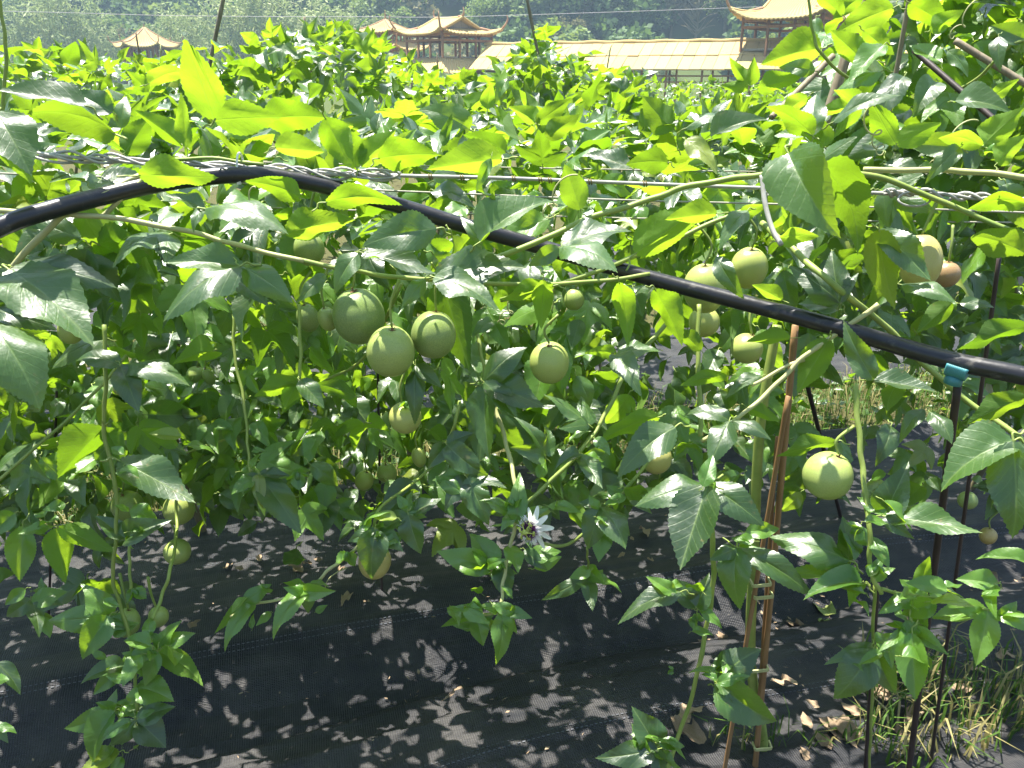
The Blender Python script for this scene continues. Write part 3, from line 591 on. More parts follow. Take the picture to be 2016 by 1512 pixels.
for lab, pts, rad in [('thin weathered wire just below the twisted trellis wire', [(-200, 335, 1.5), (300, 352, 1.5), (710, 373, 1.5), (900, 381, 1.5), (1230, 394, 1.5), (1600, 404, 1.48), (2200, 425, 1.4)], .0019),
                      ('lowest weathered trellis wire seen through the leaves in the middle', [(400, 405, 1.7), (1060, 425, 1.7), (1400, 432, 1.7), (2200, 440, 1.65)], .0019),
                      ('weathered wire deep in the canopy behind the twisted wire', [(-300, 300, 1.9), (1000, 330, 1.9), (2300, 350, 1.9)], .0019)]:
    v, fq = tube_vf(spline([W(*q) for q in pts], 10), rad, 7); tag(obj('trellis_wire', mesh('trellis_wire', v, fq, (M['wire_old'],))), lab, 'wire')
# white cable tie that holds the pipe to the wire
c = W(473, 338, 1.225); t = np.linspace(0, 2 * math.pi, 30)
mb = MB(); mb.tube(np.stack([c[0] + 0 * t + .0005 * np.sin(t), c[1] + .0155 * np.cos(t) + .004, c[2] + .0215 * np.sin(t) + .006], -1), .0016, 6); mb.box(c + (.001, -.014, -.013), (.003, .002, .004))
M['tie'] = simple('white_nylon', (.6, .6, .58), (.72, .72, .7), 30, .4, .4, .1)
tag(mb.build('cable_tie', M['tie']), 'white cable tie binding the black pipe to the twisted wire', 'cable tie')
# cut grey-white wire end hanging at right and clear sleeve
v, fq = tube_vf(spline([W(1500, 345, 1.16), W(1506, 400, 1.14), W(1520, 450, 1.12), W(1538, 482, 1.1)], 8), .0038, 8)
o = tag(obj('cut_stem', mesh('cut_stem', v, fq, (M['wire'],))), 'cut off pale dry stem end hanging from the wire at right', 'stem')

def cane(name, label, pts, r0, r1, mat, nodes=0, cat='stake', group=None, k=10):
    P = spline([np.asarray(q, float) for q in pts], 12); n = len(P); rad = np.linspace(r0, r1, n)
    for j in range(nodes):
        rad = rad * (1 + .16 * np.exp(-((np.linspace(0, 1, n) - (j + .6) / nodes) / .008) ** 2))
    v, fq = tube_vf(P, rad, k); return tag(obj(name, mesh(name, v, fq, (mat,))), label, cat, group)
M['cane'] = simple('weathered_bamboo', (.16, .085, .035), (.34, .20, .09), 30, .6, .35, .4, .002, (3, 3, .25))
M['cane_grey'] = simple('grey_bamboo', (.13, .10, .065), (.30, .25, .17), 30, .65, .3, .4, .002, (3, 3, .25))
M['rod'] = simple('dark_rod', (.018, .012, .013), (.055, .035, .032), 50, .5, .4, .3, .001, (2, 2, .3))
M['concrete'] = simple('pale_concrete', (.32, .31, .27), (.50, .48, .43), 25, .9, .2, .7, .004)
def down(px0, py0, Y0, px1, py1, Y1, zend=-.05):
    p, q = W(px0, py0, Y0), W(px1, py1, Y1); d = q - p; t = (zend - p[2]) / d[2]; return [p, p + d * (t * .33), p + d * (t * .66), p + d * t]
bs = tag(empty('bamboo_stake_bundle', (*G(1488, 1500)[:2], 0)), 'split brown bamboo stakes tied together, rising to the black pipe at right', 'stake')
for px0, py0, px1, py1, Yd, rr, mt in [(1566, 640, 1515, 1200, 1.25, .0058, 'cane'), (1552, 780, 1482, 1190, 1.24, .0045, 'cane'), (1530, 860, 1500, 1300, 1.26, .0035, 'cane')]:
    P = spline(down(px0, py0, Yd, px1, py1, Yd - .01), 10); n = len(P); rad = rr * (1 + .12 * np.sin(np.linspace(0, 40, n)) ** 8)
    v, fq = tube_vf(P, rad, 7); obj('bamboo_stake', mesh('bamboo_stake', v, fq, (M['cane'],)), bs)
for px, py in [(1497, 1150), (1501, 1174), (1493, 1318), (1500, 1472)]:
    c = W(px, py, 1.225); mb = MB(); mb.box(c + (.002, -.004, 0), (.017, .0015, .0032), 0, np.array([[.99, 0, .12], [0, 1, 0], [-.12, 0, .99]])); mb.box(c + (.019, .006, .002), (.0015, .010, .003)); mb.box(c + (-.015, .006, -.002), (.0015, .010, .003)); mb.build('tie', M['stem_pale'], bs)
v, fq = tube_vf(spline([np.append(G(1505, 1500)[:2], -.02), W(1500, 1440, 1.27), W(1478, 1300, 1.26), W(1484, 1100, 1.26), W(1492, 900, 1.27), W(1505, 780, 1.28), W(1530, 640, 1.3)], 10), np.linspace(.012, .008, 61), 9)
obj('main_stem', mesh('main_stem', v, fq, (M['stem'],)), VINES['D'])
for lab, q, rr in [('dark rod standing under the teal clip', (1886, 755, 1.0, 1790, 1512, 1.13), .0055), ('thin black rod at right rising past the pipe to the canopy', (1968, 500, 1.16, 1838, 1460, 1.2), .0034),
                   ('thin dark rod left of the teal clip rod in the lower right', (1728, 1150, 1.14, 1704, 1512, 1.16), .0040), ('short black rod leaning in the grass behind the bamboo stakes', (1572, 690, 1.9, 1610, 840, 2.0), .006),
                   ('thin dark rod in the lower left shade', (112, 770, 1.6, 105, 960, 1.6), .003), ('slim dark rod behind the fruit cluster', (742, 640, 1.75, 748, 960, 1.75), .003)]:
    cane('support_rod', lab, down(*q), rr, rr, M['rod'], 0, 'rod')
# teal clip under the pipe
c = W(1888, 722, .992); mb = MB(); t = np.linspace(-.2, math.pi + .2, 18)
ax = unit(W(1950, 735, .97) - W(1830, 697, 1.02)); up_ = unit(np.cross(ax, [0, 1, 0])); up_ = up_ if up_[2] > 0 else -up_; fw = np.cross(ax, up_)
for s in np.linspace(-.011, .011, 11): mb.tube(np.array([c + ax * s - up_ * .0142 * math.sin(k) + fw * .0142 * math.cos(k) for k in t]), .0030, 6)
mb.tube([c - up_ * .014, c - up_ * .026], .0115, 12)
M['teal'] = simple('teal_plastic', (.03, .17, .20), (.07, .25, .28), 40, .4, .5, .1)
tag(mb.build('pipe_clip', M['teal'], None, True), 'small teal plastic clip joining the black pipe to a dark rod', 'clip')
for lab, q, wdt in [('pale concrete post behind the fruit cluster', (706, 640, 2.35, 700, 985, 2.45), .035), ('pale concrete post at the right edge behind the pipe', (1968, 560, 2.7, 1955, 800, 2.75), .035)]:
    P = down(*q); mb = MB(); mb.beam(P[0] + (0, 0, .25), P[-1], 2 * wdt, 2 * wdt); tag(mb.build('concrete_post', M['concrete']), lab, 'post')
for lab, px0, py0, px1, py1, Yd, rr, mt in [('thick bamboo pole leaning right, crossing the picture top at left', 452, -60, 416, 112, 3.4, .0105, 'cane_grey'), ('thin bamboo pole with a joint standing right of the leaning pole', 599, 33, 610, 120, 4.2, .008, 'cane_grey'),
        ('bamboo pole leaning left before the hillside in the middle', 1028, -50, 1060, 110, 3.6, .009, 'cane_grey'), ('short thin stick before the far left pavilion', 267, 63, 275, 110, 5.2, .007, 'cane_grey'),
        ('pale thin stick right before the far left pavilion', 317, 88, 315, 120, 5.4, .007, 'stem_pale'), ('thin pale stick before the gallery roof', 1203, 88, 1190, 165, 6.5, .008, 'stem_pale')]:
    cane('bamboo_pole', lab, down(px0, py0, Yd, px1, py1, Yd), rr * .7, rr, M[mt], 7, 'pole')
for lab, p, q, rr in [('stout bamboo pole rising steeply out of the tall vine at upper right', (1715, -40, 1.75), (1660, 130, 1.72), .0105), ('pole end tilted down left from the tall vine', (1640, 110, 1.7), (1535, 215, 1.6), .006),
                      ('dark pole slanting down right across the tall vine', (1800, 100, 1.55), (1945, 225, 1.4), .0052), ('grey pole slanting at the right edge', (1880, 80, 1.6), (2060, 190, 1.5), .0065),
                      ('thin pale stick rising behind the tall vine', (1795, -30, 1.8), (1772, 100, 1.8), .005)]:
    A_, B_ = W(*p), W(*q); C_ = B_ + (B_ - A_) * (.15 if 'pole end' in lab or 'dark' in lab else 1.0)
    cane('bamboo_pole', lab, [A_, (A_ + B_) / 2, B_, C_], rr, rr, M['rod' if 'dark' in lab else 'cane_grey'], 4, 'pole')
# ------------------------------------------------------------------ vine stems and tendrils
STEMS = [  # vine, radius at start, end, pale?, points
 ('A', .0042, .0036, 1, [(-150, 410, 1.1), (0, 416, 1.1), (90, 419, 1.1), (230, 430, 1.12), (380, 458, 1.14), (480, 486, 1.15), (600, 515, 1.16)]),
 ('B', .0038, .0032, 0, [(590, 513, 1.16), (700, 533, 1.17), (800, 548, 1.18), (900, 551, 1.2), (1000, 560, 1.22), (1150, 556, 1.24), (1280, 540, 1.25)]),
 ('A', .0050, .0042, 1, [(-20, 600, 1.15), (30, 520, 1.12), (120, 428, 1.1), (190, 388, 1.12), (262, 352, 1.16), (330, 325, 1.2)]),
 ('A', .0036, .0030, 1, [(200, 428, 1.14), (235, 395, 1.14), (262, 368, 1.15), (285, 350, 1.16)]),
 ('A', .0026, .0026, 0, [(300, 315, 1.22), (420, 312, 1.22), (520, 325, 1.24)]),
 ('C', .0048, .0044, 0, [(940, 520, 1.2), (1050, 480, 1.2), (1160, 430, 1.2), (1280, 393, 1.2), (1350, 368, 1.19), (1440, 352, 1.18), (1530, 338, 1.17), (1545, 325, 1.16)]),
 ('C', .0040, .0036, 0, [(985, 592, 1.28), (1100, 560, 1.27), (1250, 505, 1.26), (1400, 440, 1.25), (1510, 395, 1.24)]),
 ('D', .0046, .0036, 0, [(1510, 342, 1.17), (1620, 335, 1.17), (1740, 352, 1.16), (1860, 400, 1.14), (2030, 470, 1.1)]),
 ('E', .0042, .0042, 1, [(1700, 335, 1.2), (1850, 335, 1.18), (1960, 342, 1.15), (2100, 360, 1.1)]),
 ('D', .0040, .0030, 1, [(1730, 600, 1.12), (1650, 655, 1.15), (1580, 705, 1.17), (1520, 765, 1.18), (1450, 825, 1.18), (1380, 870, 1.2)]),
 ('D', .0026, .0026, 1, [(1640, 700, 1.2), (1560, 716, 1.18), (1480, 760, 1.19)]),
 ('E', .0050, .0042, 0, [(1500, 440, 1.25), (1560, 490, 1.18), (1640, 560, 1.12), (1740, 640, 1.2), (1850, 745, 1.22), (1990, 850, 1.18), (2120, 930, 1.1)]),
 ('E', .0042, .0032, 0, [(1683, 760, 1.1), (1692, 860, 1.1), (1700, 940, 1.1), (1712, 1040, 1.08), (1714, 1120, 1.07), (1735, 1170, 1.06)]),
 ('D', .0042, .0034, 0, [(1390, 955, 1.13), (1402, 1060, 1.15), (1404, 1150, 1.16), (1388, 1250, 1.16), (1362, 1370, 1.16), (1315, 1512, 1.16), (1290, 1620, 1.16)]),
 ('D', .0038, .0038, 0, [(1376, 600, 1.3), (1374, 700, 1.3), (1378, 800, 1.3), (1380, 860, 1.3)]),
 ('A', .0032, .0028, 0, [(205, 640, 1.15), (208, 760, 1.16), (205, 850, 1.18), (228, 960, 1.2), (228, 1060, 1.2), (222, 1140, 1.2), (240, 1200, 1.2), (262, 1290, 1.18), (270, 1400, 1.16)]),
 ('A', .0030, .0028, 0, [(345, 960, 1.4), (348, 1040, 1.35), (338, 1110, 1.3), (320, 1170, 1.26), (300, 1220, 1.22)]),
 ('A', .0026, .0024, 0, [(255, 1050, 1.3), (255, 1110, 1.28), (258, 1165, 1.26)]),
 ('A', .0028, .0020, 0, [(460, 620, 1.3), (462, 700, 1.3), (480, 790, 1.3), (488, 880, 1.3), (492, 930, 1.3)]),
 ('A', .0028, .0026, 0, [(588, 600, 1.25), (592, 700, 1.25), (588, 750, 1.25)]),
 ('A', .0028, .0026, 0, [(-20, 960, 1.3), (60, 890, 1.3), (160, 800, 1.3), (250, 700, 1.3)]),
 ('A', .0026, .0022, 0, [(240, 860, 1.35), (330, 893, 1.35), (400, 880, 1.36), (490, 845, 1.36)]),
 ('B', .0030, .0026, 0, [(790, 560, 1.25), (720, 700, 1.35), (650, 745, 1.4), (560, 790, 1.45)]),
 ('B', .0028, .0024, 0, [(905, 790, 1.3), (890, 850, 1.3), (850, 920, 1.32), (750, 1000, 1.3), (738, 1045, 1.26)]),
 ('B', .0030, .0022, 1, [(740, 1040, 1.26), (690, 1090, 1.27), (650, 1120, 1.26), (608, 1158, 1.25), (560, 1178, 1.24), (500, 1190, 1.24), (455, 1215, 1.24)]),
 ('B', .0034, .0022, 0, [(940, 660, 1.3), (952, 720, 1.28), (958, 752, 1.27)]),
 ('C', .0038, .0024, 1, [(960, 760, 1.3), (990, 850, 1.28), (1010, 930, 1.24), (1020, 1000, 1.22), (1012, 1045, 1.215), (1000, 1095, 1.21), (990, 1150, 1.19), (982, 1200, 1.17), (940, 1212, 1.18)]),
 ('C', .0036, .0028, 0, [(1310, 640, 1.28), (1240, 720, 1.26), (1195, 810, 1.24), (1150, 880, 1.22), (1070, 960, 1.22), (1020, 1005, 1.215)]),
 ('C', .0028, .0024, 0, [(1330, 830, 1.26), (1260, 930, 1.24), (1200, 995, 1.22), (1130, 1066, 1.22), (1075, 1072, 1.21), (1062, 1055, 1.2)]),
 ('C', .0018, .0016, 0, [(1155, 1080, 1.24), (1158, 1110, 1.26), (1157, 1137, 1.29)]),
 ('C', .0024, .0022, 0, [(1090, 560, 1.28), (1087, 600, 1.285), (1083, 640, 1.285)]),
 ('E', .0026, .0022, 0, [(1735, 1160, 1.06), (1790, 1172, 1.06), (1850, 1180, 1.03), (1945, 1202, 1.0)]),
 ('E', .0026, .0022, 0, [(1760, 1165, 1.06), (1790, 1200, 1.04), (1796, 1246, 1.02)]),
 ('E', .0026, .0020, 0, [(1722, 1150, 1.1), (1718, 1280, 1.1), (1716, 1400, 1.12), (1712, 1500, 1.15), (1712, 1600, 1.2)]),
 ('F', .0034, .0022, 0, [(1690, 170, 1.6), (1620, 110, 1.55), (1600, 60, 1.55), (1590, -20, 1.55)]),
 ('F', .0030, .0022, 0, [(1880, 180, 1.5), (1930, 150, 1.45), (1990, 90, 1.4), (2060, 70, 1.4)]),
 ('A', .0030, .0022, 0, [(0, 260, 1.25), (12, 120, 1.25), (5, 40, 1.25), (-8, -40, 1.25)]),
]
STEM1 = {}
def near_stem(key, c): return min(STEM1[key], key=lambda q: np.linalg.norm(q[1] - c, axis=1).min())[0]
rnd = random.Random(12)
for key, r0, r1, pale, pts in STEMS:
    P = spline([HW(*q) if q[2] < 1.32 else W(*q) for q in pts], 9); n = len(P); P = P + .0008 * np.stack([np.sin(np.arange(n) * .9), 0 * np.arange(n), np.cos(np.arange(n) * .7)], -1)
    node = 1 + .28 * np.clip(np.sin(np.linspace(0, n * .42, n) + rnd.uniform(0, 3)), .9, 1) * 4 - .28 * 3.6
    v, fq = tube_vf(P, np.linspace(r0, r1, n) * np.clip(node, .9, 1.4), 8)
    so_ = obj('stem', mesh('stem', v, fq, (M['stem_pale' if pale else 'stem'],)), VINES[key]); STEM1.setdefault(key, []).append((so_, P))
for key, px, py, Yd, d, turns in [('C', 985, 640, 1.26, 1, 2.5), ('A', 370, 640, 1.28, 1, 2.5), ('A', 545, 455, 1.12, -1, 3), ('E', 1845, 325, 1.15, 1, 2.5), ('F', 1880, 70, 1.45, 1, 2), ('D', 1740, 300, 1.13, -1, 3), ('B', 640, 1170, 1.22, 1, 1), ('C', 1075, 425, 1.18, 1, 2)]:
    t = np.linspace(0, 1, 46); c = W(px, py, Yd); an = t * turns * 2 * math.pi; rr = .011 * (1 - .55 * t)
    P = np.stack([c[0] + d * (.035 * (1 - t) ** 2) + rr * np.cos(an), c[1] + .012 * t, c[2] + .06 * (1 - t) ** 2 + rr * np.sin(an)], -1)
    v, fq = tube_vf(P, np.linspace(.0013, .0008, 46), 5); obj('tendril', mesh('tendril', v, fq, (M['stem_pale'],)), near_stem(key, c), (0, 0, 0))
# green bracted buds
def bud_mesh(seed):
    r_ = random.Random(seed); mb = MB()
    for k in range(3):
        V3, fc, _ = leaf_geo([(0, 1, .42)], n=24, rings=(.5, 1), fold=.5, arch=-1.1, wave=.05, teeth=.02)
        an = k * 2.1; x, y, z = V3.T; y2, z2 = y * math.cos(.75) - z * math.sin(.75) * -1, y * math.sin(.75) * -1 + z * math.cos(.75)
        mb.add(np.stack([x * math.cos(an) - y2 * math.sin(an), x * math.sin(an) + y2 * math.cos(an), z2], -1), fc)
    t = np.linspace(0, 1, 8); mb.tube(np.stack([0 * t, 0 * t, -.8 * t], -1), .26 * np.sin(math.pi * (.12 + .86 * t)), 10)
    return mb.mesh('flower_bud', (M['leaf_young'],), True)
BM = [bud_mesh(i) for i in range(2)]
for i, (key, px, py, Yd, s, tilt) in enumerate([('B', 684, 1088, 1.25, .030, .2), ('E', 1698, 1040, 1.07, .026, .9), ('E', 1726, 1112, 1.06, .026, .3), ('C', 1082, 628, 1.28, .026, 2.9), ('A', 262, 1160, 1.22, .03, .1), ('A', 585, 930, 1.28, .034, .15), ('A', 90, 425, 1.09, .022, 2.6),
        ('C', 1010, 1000, 1.21, .024, 3.0), ('C', 985, 1108, 1.2, .017, .3), ('E', 1945, 310, 1.12, .03, 2.8), ('D', 1365, 1215, 1.15, .022, .5), ('A', 275, 1300, 1.17, .03, .2), ('D', 1325, 1320, 1.16, .012, 1), ('B', 800, 790, 1.33, .02, .2), ('C', 935, 1195, 1.18, .018, 3.0)]):
    c = HW(px, py, Yd); o = obj('flower_bud', BM[i % 2], near_stem(key, c), tuple(c)); s *= .88; o.scale = (s, s, s); o.rotation_euler = (tilt, .2, i * 1.1)

# ------------------------------------------------------------------ leaves filling the canopy and the hanging curtains
PPX = np.array([(q[0], q[1]) for q in PIPE])
def pipe_dist(px, py): return abs(np.interp(px, PPX[:, 0], PPX[:, 1]) - py)
def fill(key, n, xr, br, top, kindmix=.46, size=(.075, .125), hang=None, young=.35, seed=0, lean=0., shape_fn=None, checks=True):
    """scatter leaves between row coordinates br: on the canopy (z about top) or hanging (z in hang)"""
    r_ = random.Random(seed); cnt = 0; tries = 0
    while cnt < n and tries < n * 8:
        tries += 1
        x = r_.uniform(*xr); b = r_.uniform(*br); y = (b + x * sa) / ca
        if y < 1.16: continue
        if hang: z = hang[0] + (hang[1] - hang[0]) * r_.random() ** .75
        else:
            z = top + .045 * vnoise(x * 3.2, y * 3.2, 1) - abs(r_.gauss(0, .075)) + .05
            if r_.random() < .05: z += r_.uniform(0, .06)
        if shape_fn and not shape_fn(x, y, z, r_): continue
        L = r_.uniform(*size) * (1 if r_.random() > .2 else .75); az = r_.uniform(0, 2 * math.pi); t = r_.random()
        if hang and r_.random() < .22: ax = np.array([r_.gauss(0, .45), r_.uniform(-.9, -.2), r_.uniform(-.9, -.2)]); nr = np.array([r_.gauss(-.1, .25), -.45, 1.0])
        elif hang: ax = np.array([math.cos(az), math.sin(az) * .7, r_.uniform(-1.9, -.25)]); nr = np.array([r_.gauss(-.15, .6), (-.75 if r_.random() < .68 else .8) + r_.gauss(0, .4), .55])
        elif t < .42: ax = np.array([math.cos(az), math.sin(az), r_.uniform(.3, 1.6)]); nr = np.array([r_.gauss(0, .7), r_.gauss(.35, .6), .45])
        else: ax = np.array([math.cos(az), math.sin(az), r_.uniform(-.45, .5)]); nr = np.array([r_.gauss(0, .4), r_.gauss(0, .4), 1.0])
        p = np.array([x, y, z]); c = p + unit(ax) * L * .5
        if checks:
            qx, qy, dep = proj(c); h = F_PX * L / dep * .5
            if any((qx - fx) ** 2 + (qy - fy) ** 2 < (fr * .95 + h * .75) ** 2 and y < Yf + .06 for fx, fy, fr, Yf in FPX): continue
            if -50 < qx < 2066 and pipe_dist(qx, qy) < 12 + h * .7 and y < 1.36 and r_.random() > .28: continue
            lim = 1062 if qx < 1250 else 1015
            if y < 2.0 and qy + h * .6 > lim and r_.random() > .04: continue
            if hang and 1535 < qx < 1860 and 680 < qy < 900 and r_.random() > .22: continue
            if hang and 1240 < qx < 1420 and 640 < qy < 830 and r_.random() > .35: continue
            if y < 1.40 and qy > 560 and r_.random() > .6: continue
        kd = 'l' if r_.random() < kindmix else 's'
        LEAVES.append(Leaf(p, ax, nr, L, r_.uniform(.8, 1.1), kd, r_.randrange(len(LEAF[kd])), 1 if r_.random() < young else 0, key)); cnt += 1
def gaps(x, y, z, r_): return vnoise(x * 8 + 3, y * 8, 1) > -.08 or r_.random() < .12
XR = {'A': (-1.75, -.5), 'B': (-.5, -.12), 'C': (-.12, .33), 'D': (.33, .68), 'E': (.68, 1.75)}
for i, (k, xr) in enumerate(XR.items()):
    wdt = xr[1] - xr[0]
    fill(k, int(285 * wdt), xr, (1.34, 3.0), 1.285, seed=100 + i, shape_fn=gaps)
    fill(k, int(740 * wdt), xr, (1.32, 2.7), 0, hang=(.46 if k in 'ABC' else .56, 1.24), size=(.06, .115), seed=200 + i, young=.4)  # raised share of young blades puts some of the curtain's brightness into leaf colour
    fill(k, int((290 if k in 'ABC' else 180) * wdt), xr, (1.75, 2.7), 0, hang=(.42, 1.05), size=(.05, .10), seed=250 + i, young=.4)
    fill(k, int((420 if k in 'ABC' else 260) * wdt), xr, (1.26, 2.05), 0, hang=(.36, .86), size=(.055, .105), seed=270 + i, young=.45, kindmix=.35)
    fill(k, int(45 * wdt), (xr[0] - .1, xr[1] + .1), (1.18, 1.5), 0, hang=(1.05, 1.27), size=(.08, .12), seed=300 + i, young=.25)
def tall(x, y, z, r_): return r_.random() < math.exp(-((x - 1.15) / .5) ** 2 * .6)
fill('F', 300, (.80, 1.75), (1.45, 2.1), 0, hang=(1.28, 1.60), size=(.08, .125), seed=400, shape_fn=tall, checks=False, young=.4)
fill('F', 150, (.86, 1.6), (1.35, 1.75), 1.63, size=(.08, .12), seed=401, shape_fn=tall, checks=False, young=.6)
def hump(c, w_, base, h): return lambda x, y, z, r_: True
def row(key, n, xr, br, top, seed, low=1.0, bumps=()):
    m = int(n * .62); r_ = random.Random(seed)
    def keep(x, y, z, rr): return True
    k0 = len(LEAVES); fill(key, m, xr, br, top, size=(.075, .12), seed=seed, checks=False, young=.5)
    fill(key, n - m, xr, (br[0] - .05, br[0] + .5), 0, hang=(low, top), size=(.07, .115), seed=seed + 1, checks=False, young=.3)
    for q in LEAVES[k0:]:
        for bx, bw, bh in bumps: q.p[2] += bh * math.exp(-((q.p[0] - bx) / bw) ** 2) * (1 if q.p[2] > top - .25 else .4)
row('G', 560, (-3.2, -1.5), (3.4, 5.4), 1.43, 500, bumps=[(-2.6, .5, .05)])
row('H', 520, (-1.5, -.45), (3.25, 4.8), 1.38, 510, bumps=[(-.86, .3, .17)])
row('I', 500, (-.45, .55), (3.25, 4.8), 1.37, 520, bumps=[(.13, .17, .16)])
row('J', 420, (.55, 2.9), (3.9, 5.2), 1.22, 530, low=.7)
row('K', 420, (-5.2, -1.8), (6.2, 7.6), 1.45, 540)
row('L', 420, (-1.8, 1.2), (6.4, 7.8), 1.37, 550)
row('P', 420, (1.2, 5.0), (6.2, 7.6), 1.20, 560, low=.7)
row('Q', 360, (-7.0, -1.2), (8.6, 10), 1.45, 570)
row('S', 360, (-1.2, 4.0), (8.6, 10), 1.28, 580)
row('T', 360, (4.0, 9.0), (8.6, 10), 1.20, 590)
row('U', 900, (-9.0, 12.0), (10.8, 13.5), 1.22, 600)
# visibility buffer: the leaves that show largest become parts of their own, the rest one mass per vine
SB = .5; bw_, bh_ = 1008, 756
zb = np.full((bh_, bw_), 1e9, np.float32); ib = np.full((bh_, bw_), -1, np.int32)
for i, lf in enumerate(LEAVES):
    c = lf.p + lf.y * lf.L * .5; px, py, dep = proj(c); px *= SB; py *= SB; f_ = F_PX * SB / dep
    tx, ty, _ = proj(lf.p + lf.y * lf.L); bx, by, _ = proj(lf.p); ex, ey = (tx - bx) * SB * .5, (ty - by) * SB * .5
    la = max(math.hypot(ex, ey), .8); v = unit(CAM - c); lb = max(lf.L * lf.w * (.28 if lf.kind == 's' else .5) * f_ * max(abs(np.dot(lf.z, v)), .25), .6)
    m = int(max(la, lb)) + 1; x0, x1, y0, y1 = int(px) - m, int(px) + m + 1, int(py) - m, int(py) + m + 1
    x0, y0 = max(x0, 0), max(y0, 0); x1, y1 = min(x1, bw_), min(y1, bh_)
    if x1 <= x0 or y1 <= y0: continue
    YY, XX = np.mgrid[y0:y1, x0:x1]; dx, dy = XX - px, YY - py; ux, uy = (ex / la, ey / la) if la > .8 else (1, 0)
    ins = ((dx * ux + dy * uy) / la) ** 2 + ((-dx * uy + dy * ux) / lb) ** 2 <= 1
    z_ = zb[y0:y1, x0:x1]; ok = ins & (dep < z_); z_[ok] = dep; ib[y0:y1, x0:x1][ok] = i
area = np.bincount(ib[ib >= 0].ravel(), minlength=len(LEAVES))
mass = {k: [] for k in VINES}; n_obj = 0
for k in VINES:
    ids = [i for i, q in enumerate(LEAVES) if q.vine == k]
    ids.sort(key=lambda i: -(area[i] + (1e6 if LEAVES[i].hero else 0)))
    b = np.array(VINES[k].location)
    for r_, i in enumerate(ids):
        q = LEAVES[i]
        if q.hero or (r_ < 290 and area[i] >= 22):
            o = obj('leaf', LEAF[q.kind][q.var][q.young], VINES[k], (0, 0, 0)); n_obj += 1
            mt = Matrix.Identity(4)
            for j, (vec, s) in enumerate(((q.x, q.L * q.w), (q.y, q.L), (q.z, q.L))):
                for t in range(3): mt[t][j] = vec[t] * s
            for t in range(3): mt[t][3] = q.p[t] - b[t]
            o.matrix_basis = mt
        else: mass[k].append(i)
for k, ids in mass.items():
    if not ids: continue
    vs, fs, us, ts = [], [], [], []; off = 0
    for i in ids:
        q = LEAVES[i]; v, f, u = LOW[q.kind][q.var]
        vs.append(q.p + (v[:, :1] * q.w * q.x + v[:, 1:2] * q.y + v[:, 2:3] * q.z) * q.L); fs.append(f + off); us.append(u); ts.append(np.full(len(v), random.random() * .6 + .4 * q.young)); off += len(v)
    o = obj('leaf_mass', fastmesh('leaf_mass', np.vstack(vs), np.vstack(fs), (M['leaf_mass'],), np.vstack(us), np.concatenate(ts)), VINES[k]); o["kind"] = "stuff"
print('leaves', len(LEAVES), 'objects', n_obj)
# woody trunks under the far canopies
rnd = random.Random(31)
for k, o in VINES.items():
    if k in 'D': continue
    b = np.array(o.location); mb = MB()
    P = spline([b + (0, 0, -.05), b + (rnd.uniform(-.05, .05), rnd.uniform(-.05, .05), .4), b + (rnd.uniform(-.1, .1), rnd.uniform(-.1, .1), .8), b + (rnd.uniform(-.2, .2), .1, 1.22)], 6)
    mb.tube(P, np.linspace(.011, .007, len(P)), 8)
    mb.build('main_stem', M['bark'], o, True)

# ------------------------------------------------------------------ passion flower
M['petal'] = simple('white_petal', (.72, .75, .58), (.86, .87, .76), 60, .6, .3, .2, .001)
a = N('corona_filament'); rr = a.n("ShaderNodeAttribute", _attribute_name="tint").outputs["Fac"]
M['corona'] = a.done(a.bsdf(a.ramp(rr, [(0, (.05, .004, .06)), (.50, (.15, .008, .15)), (.62, (.66, .60, .66)), (1, (.84, .84, .80))]), .5, .3).outputs[0])
M['stigma'] = simple('green_stigma', (.30, .36, .06), (.48, .5, .12), 60, .45, .4, .2, .001)
fl_c = HW(1045, 1042, 1.17); fe = tag(empty('passion_flower', fl_c), 'white passion flower with purple centre hanging in the middle shoot', 'flower')
fax = unit([-.50, -.62, .12]); fe.scale = (.86, .86, .86); fe.rotation_euler = Vector(fax).to_track_quat('Z', 'Y').to_euler()
pm = []
for k in range(10):
    V3, fc, _ = leaf_geo([(0, 1, .135)], n=30, rings=(.5, 1), fold=.25, arch=-.5, wave=.03, teeth=0, blunt=True)
    o = obj('petal', mesh('petal', V3, fc, (M['petal'],)), fe, (0, 0, -.002 if k % 2 else -.004)); s = .039 if k % 2 else .042; o.scale = (s, s, s)
    o.rotation_euler = (-.25 - .12 * (k % 2), 0, k * math.pi / 5)
vs, fs, ts = [], [], []; off = 0; rnd = random.Random(4)
for ring, (L, n) in enumerate([(.021, 64), (.016, 50), (.011, 40)]):
    for k in range(n):
        an = 2 * math.pi * (k + rnd.random() * .6) / n; t = np.linspace(0, 1, 5); wv_ = rnd.uniform(-.1, .1)
        r0 = .006; rad = r0 + (L * rnd.uniform(.85, 1.05)) * t; P = np.stack([rad * np.cos(an + wv_ * t * t), rad * np.sin(an + wv_ * t * t), .002 + ring * .001 + .010 * t - .008 * t * t + .003 * np.sin(8 * t + k)], -1)
        v, f = tube_vf(P, np.linspace(.00062, .0003, 5), 4, off); vs.append(v); fs += f; off += len(v); ts.append(np.repeat(np.clip(t * L / .021 + rnd.uniform(-.06, .06), 0, 1), 4))
co = obj('corona', mesh('corona', np.vstack(vs), fs, (M['corona'],), True, None, np.concatenate(ts)), fe, (0, 0, 0)); co["kind"] = "stuff"
mb = MB(); mb.tube([(0, 0, -.004), (0, 0, .006), (0, 0, .014)], [.0045, .0035, .003], 10); t = np.linspace(0, 1, 9)
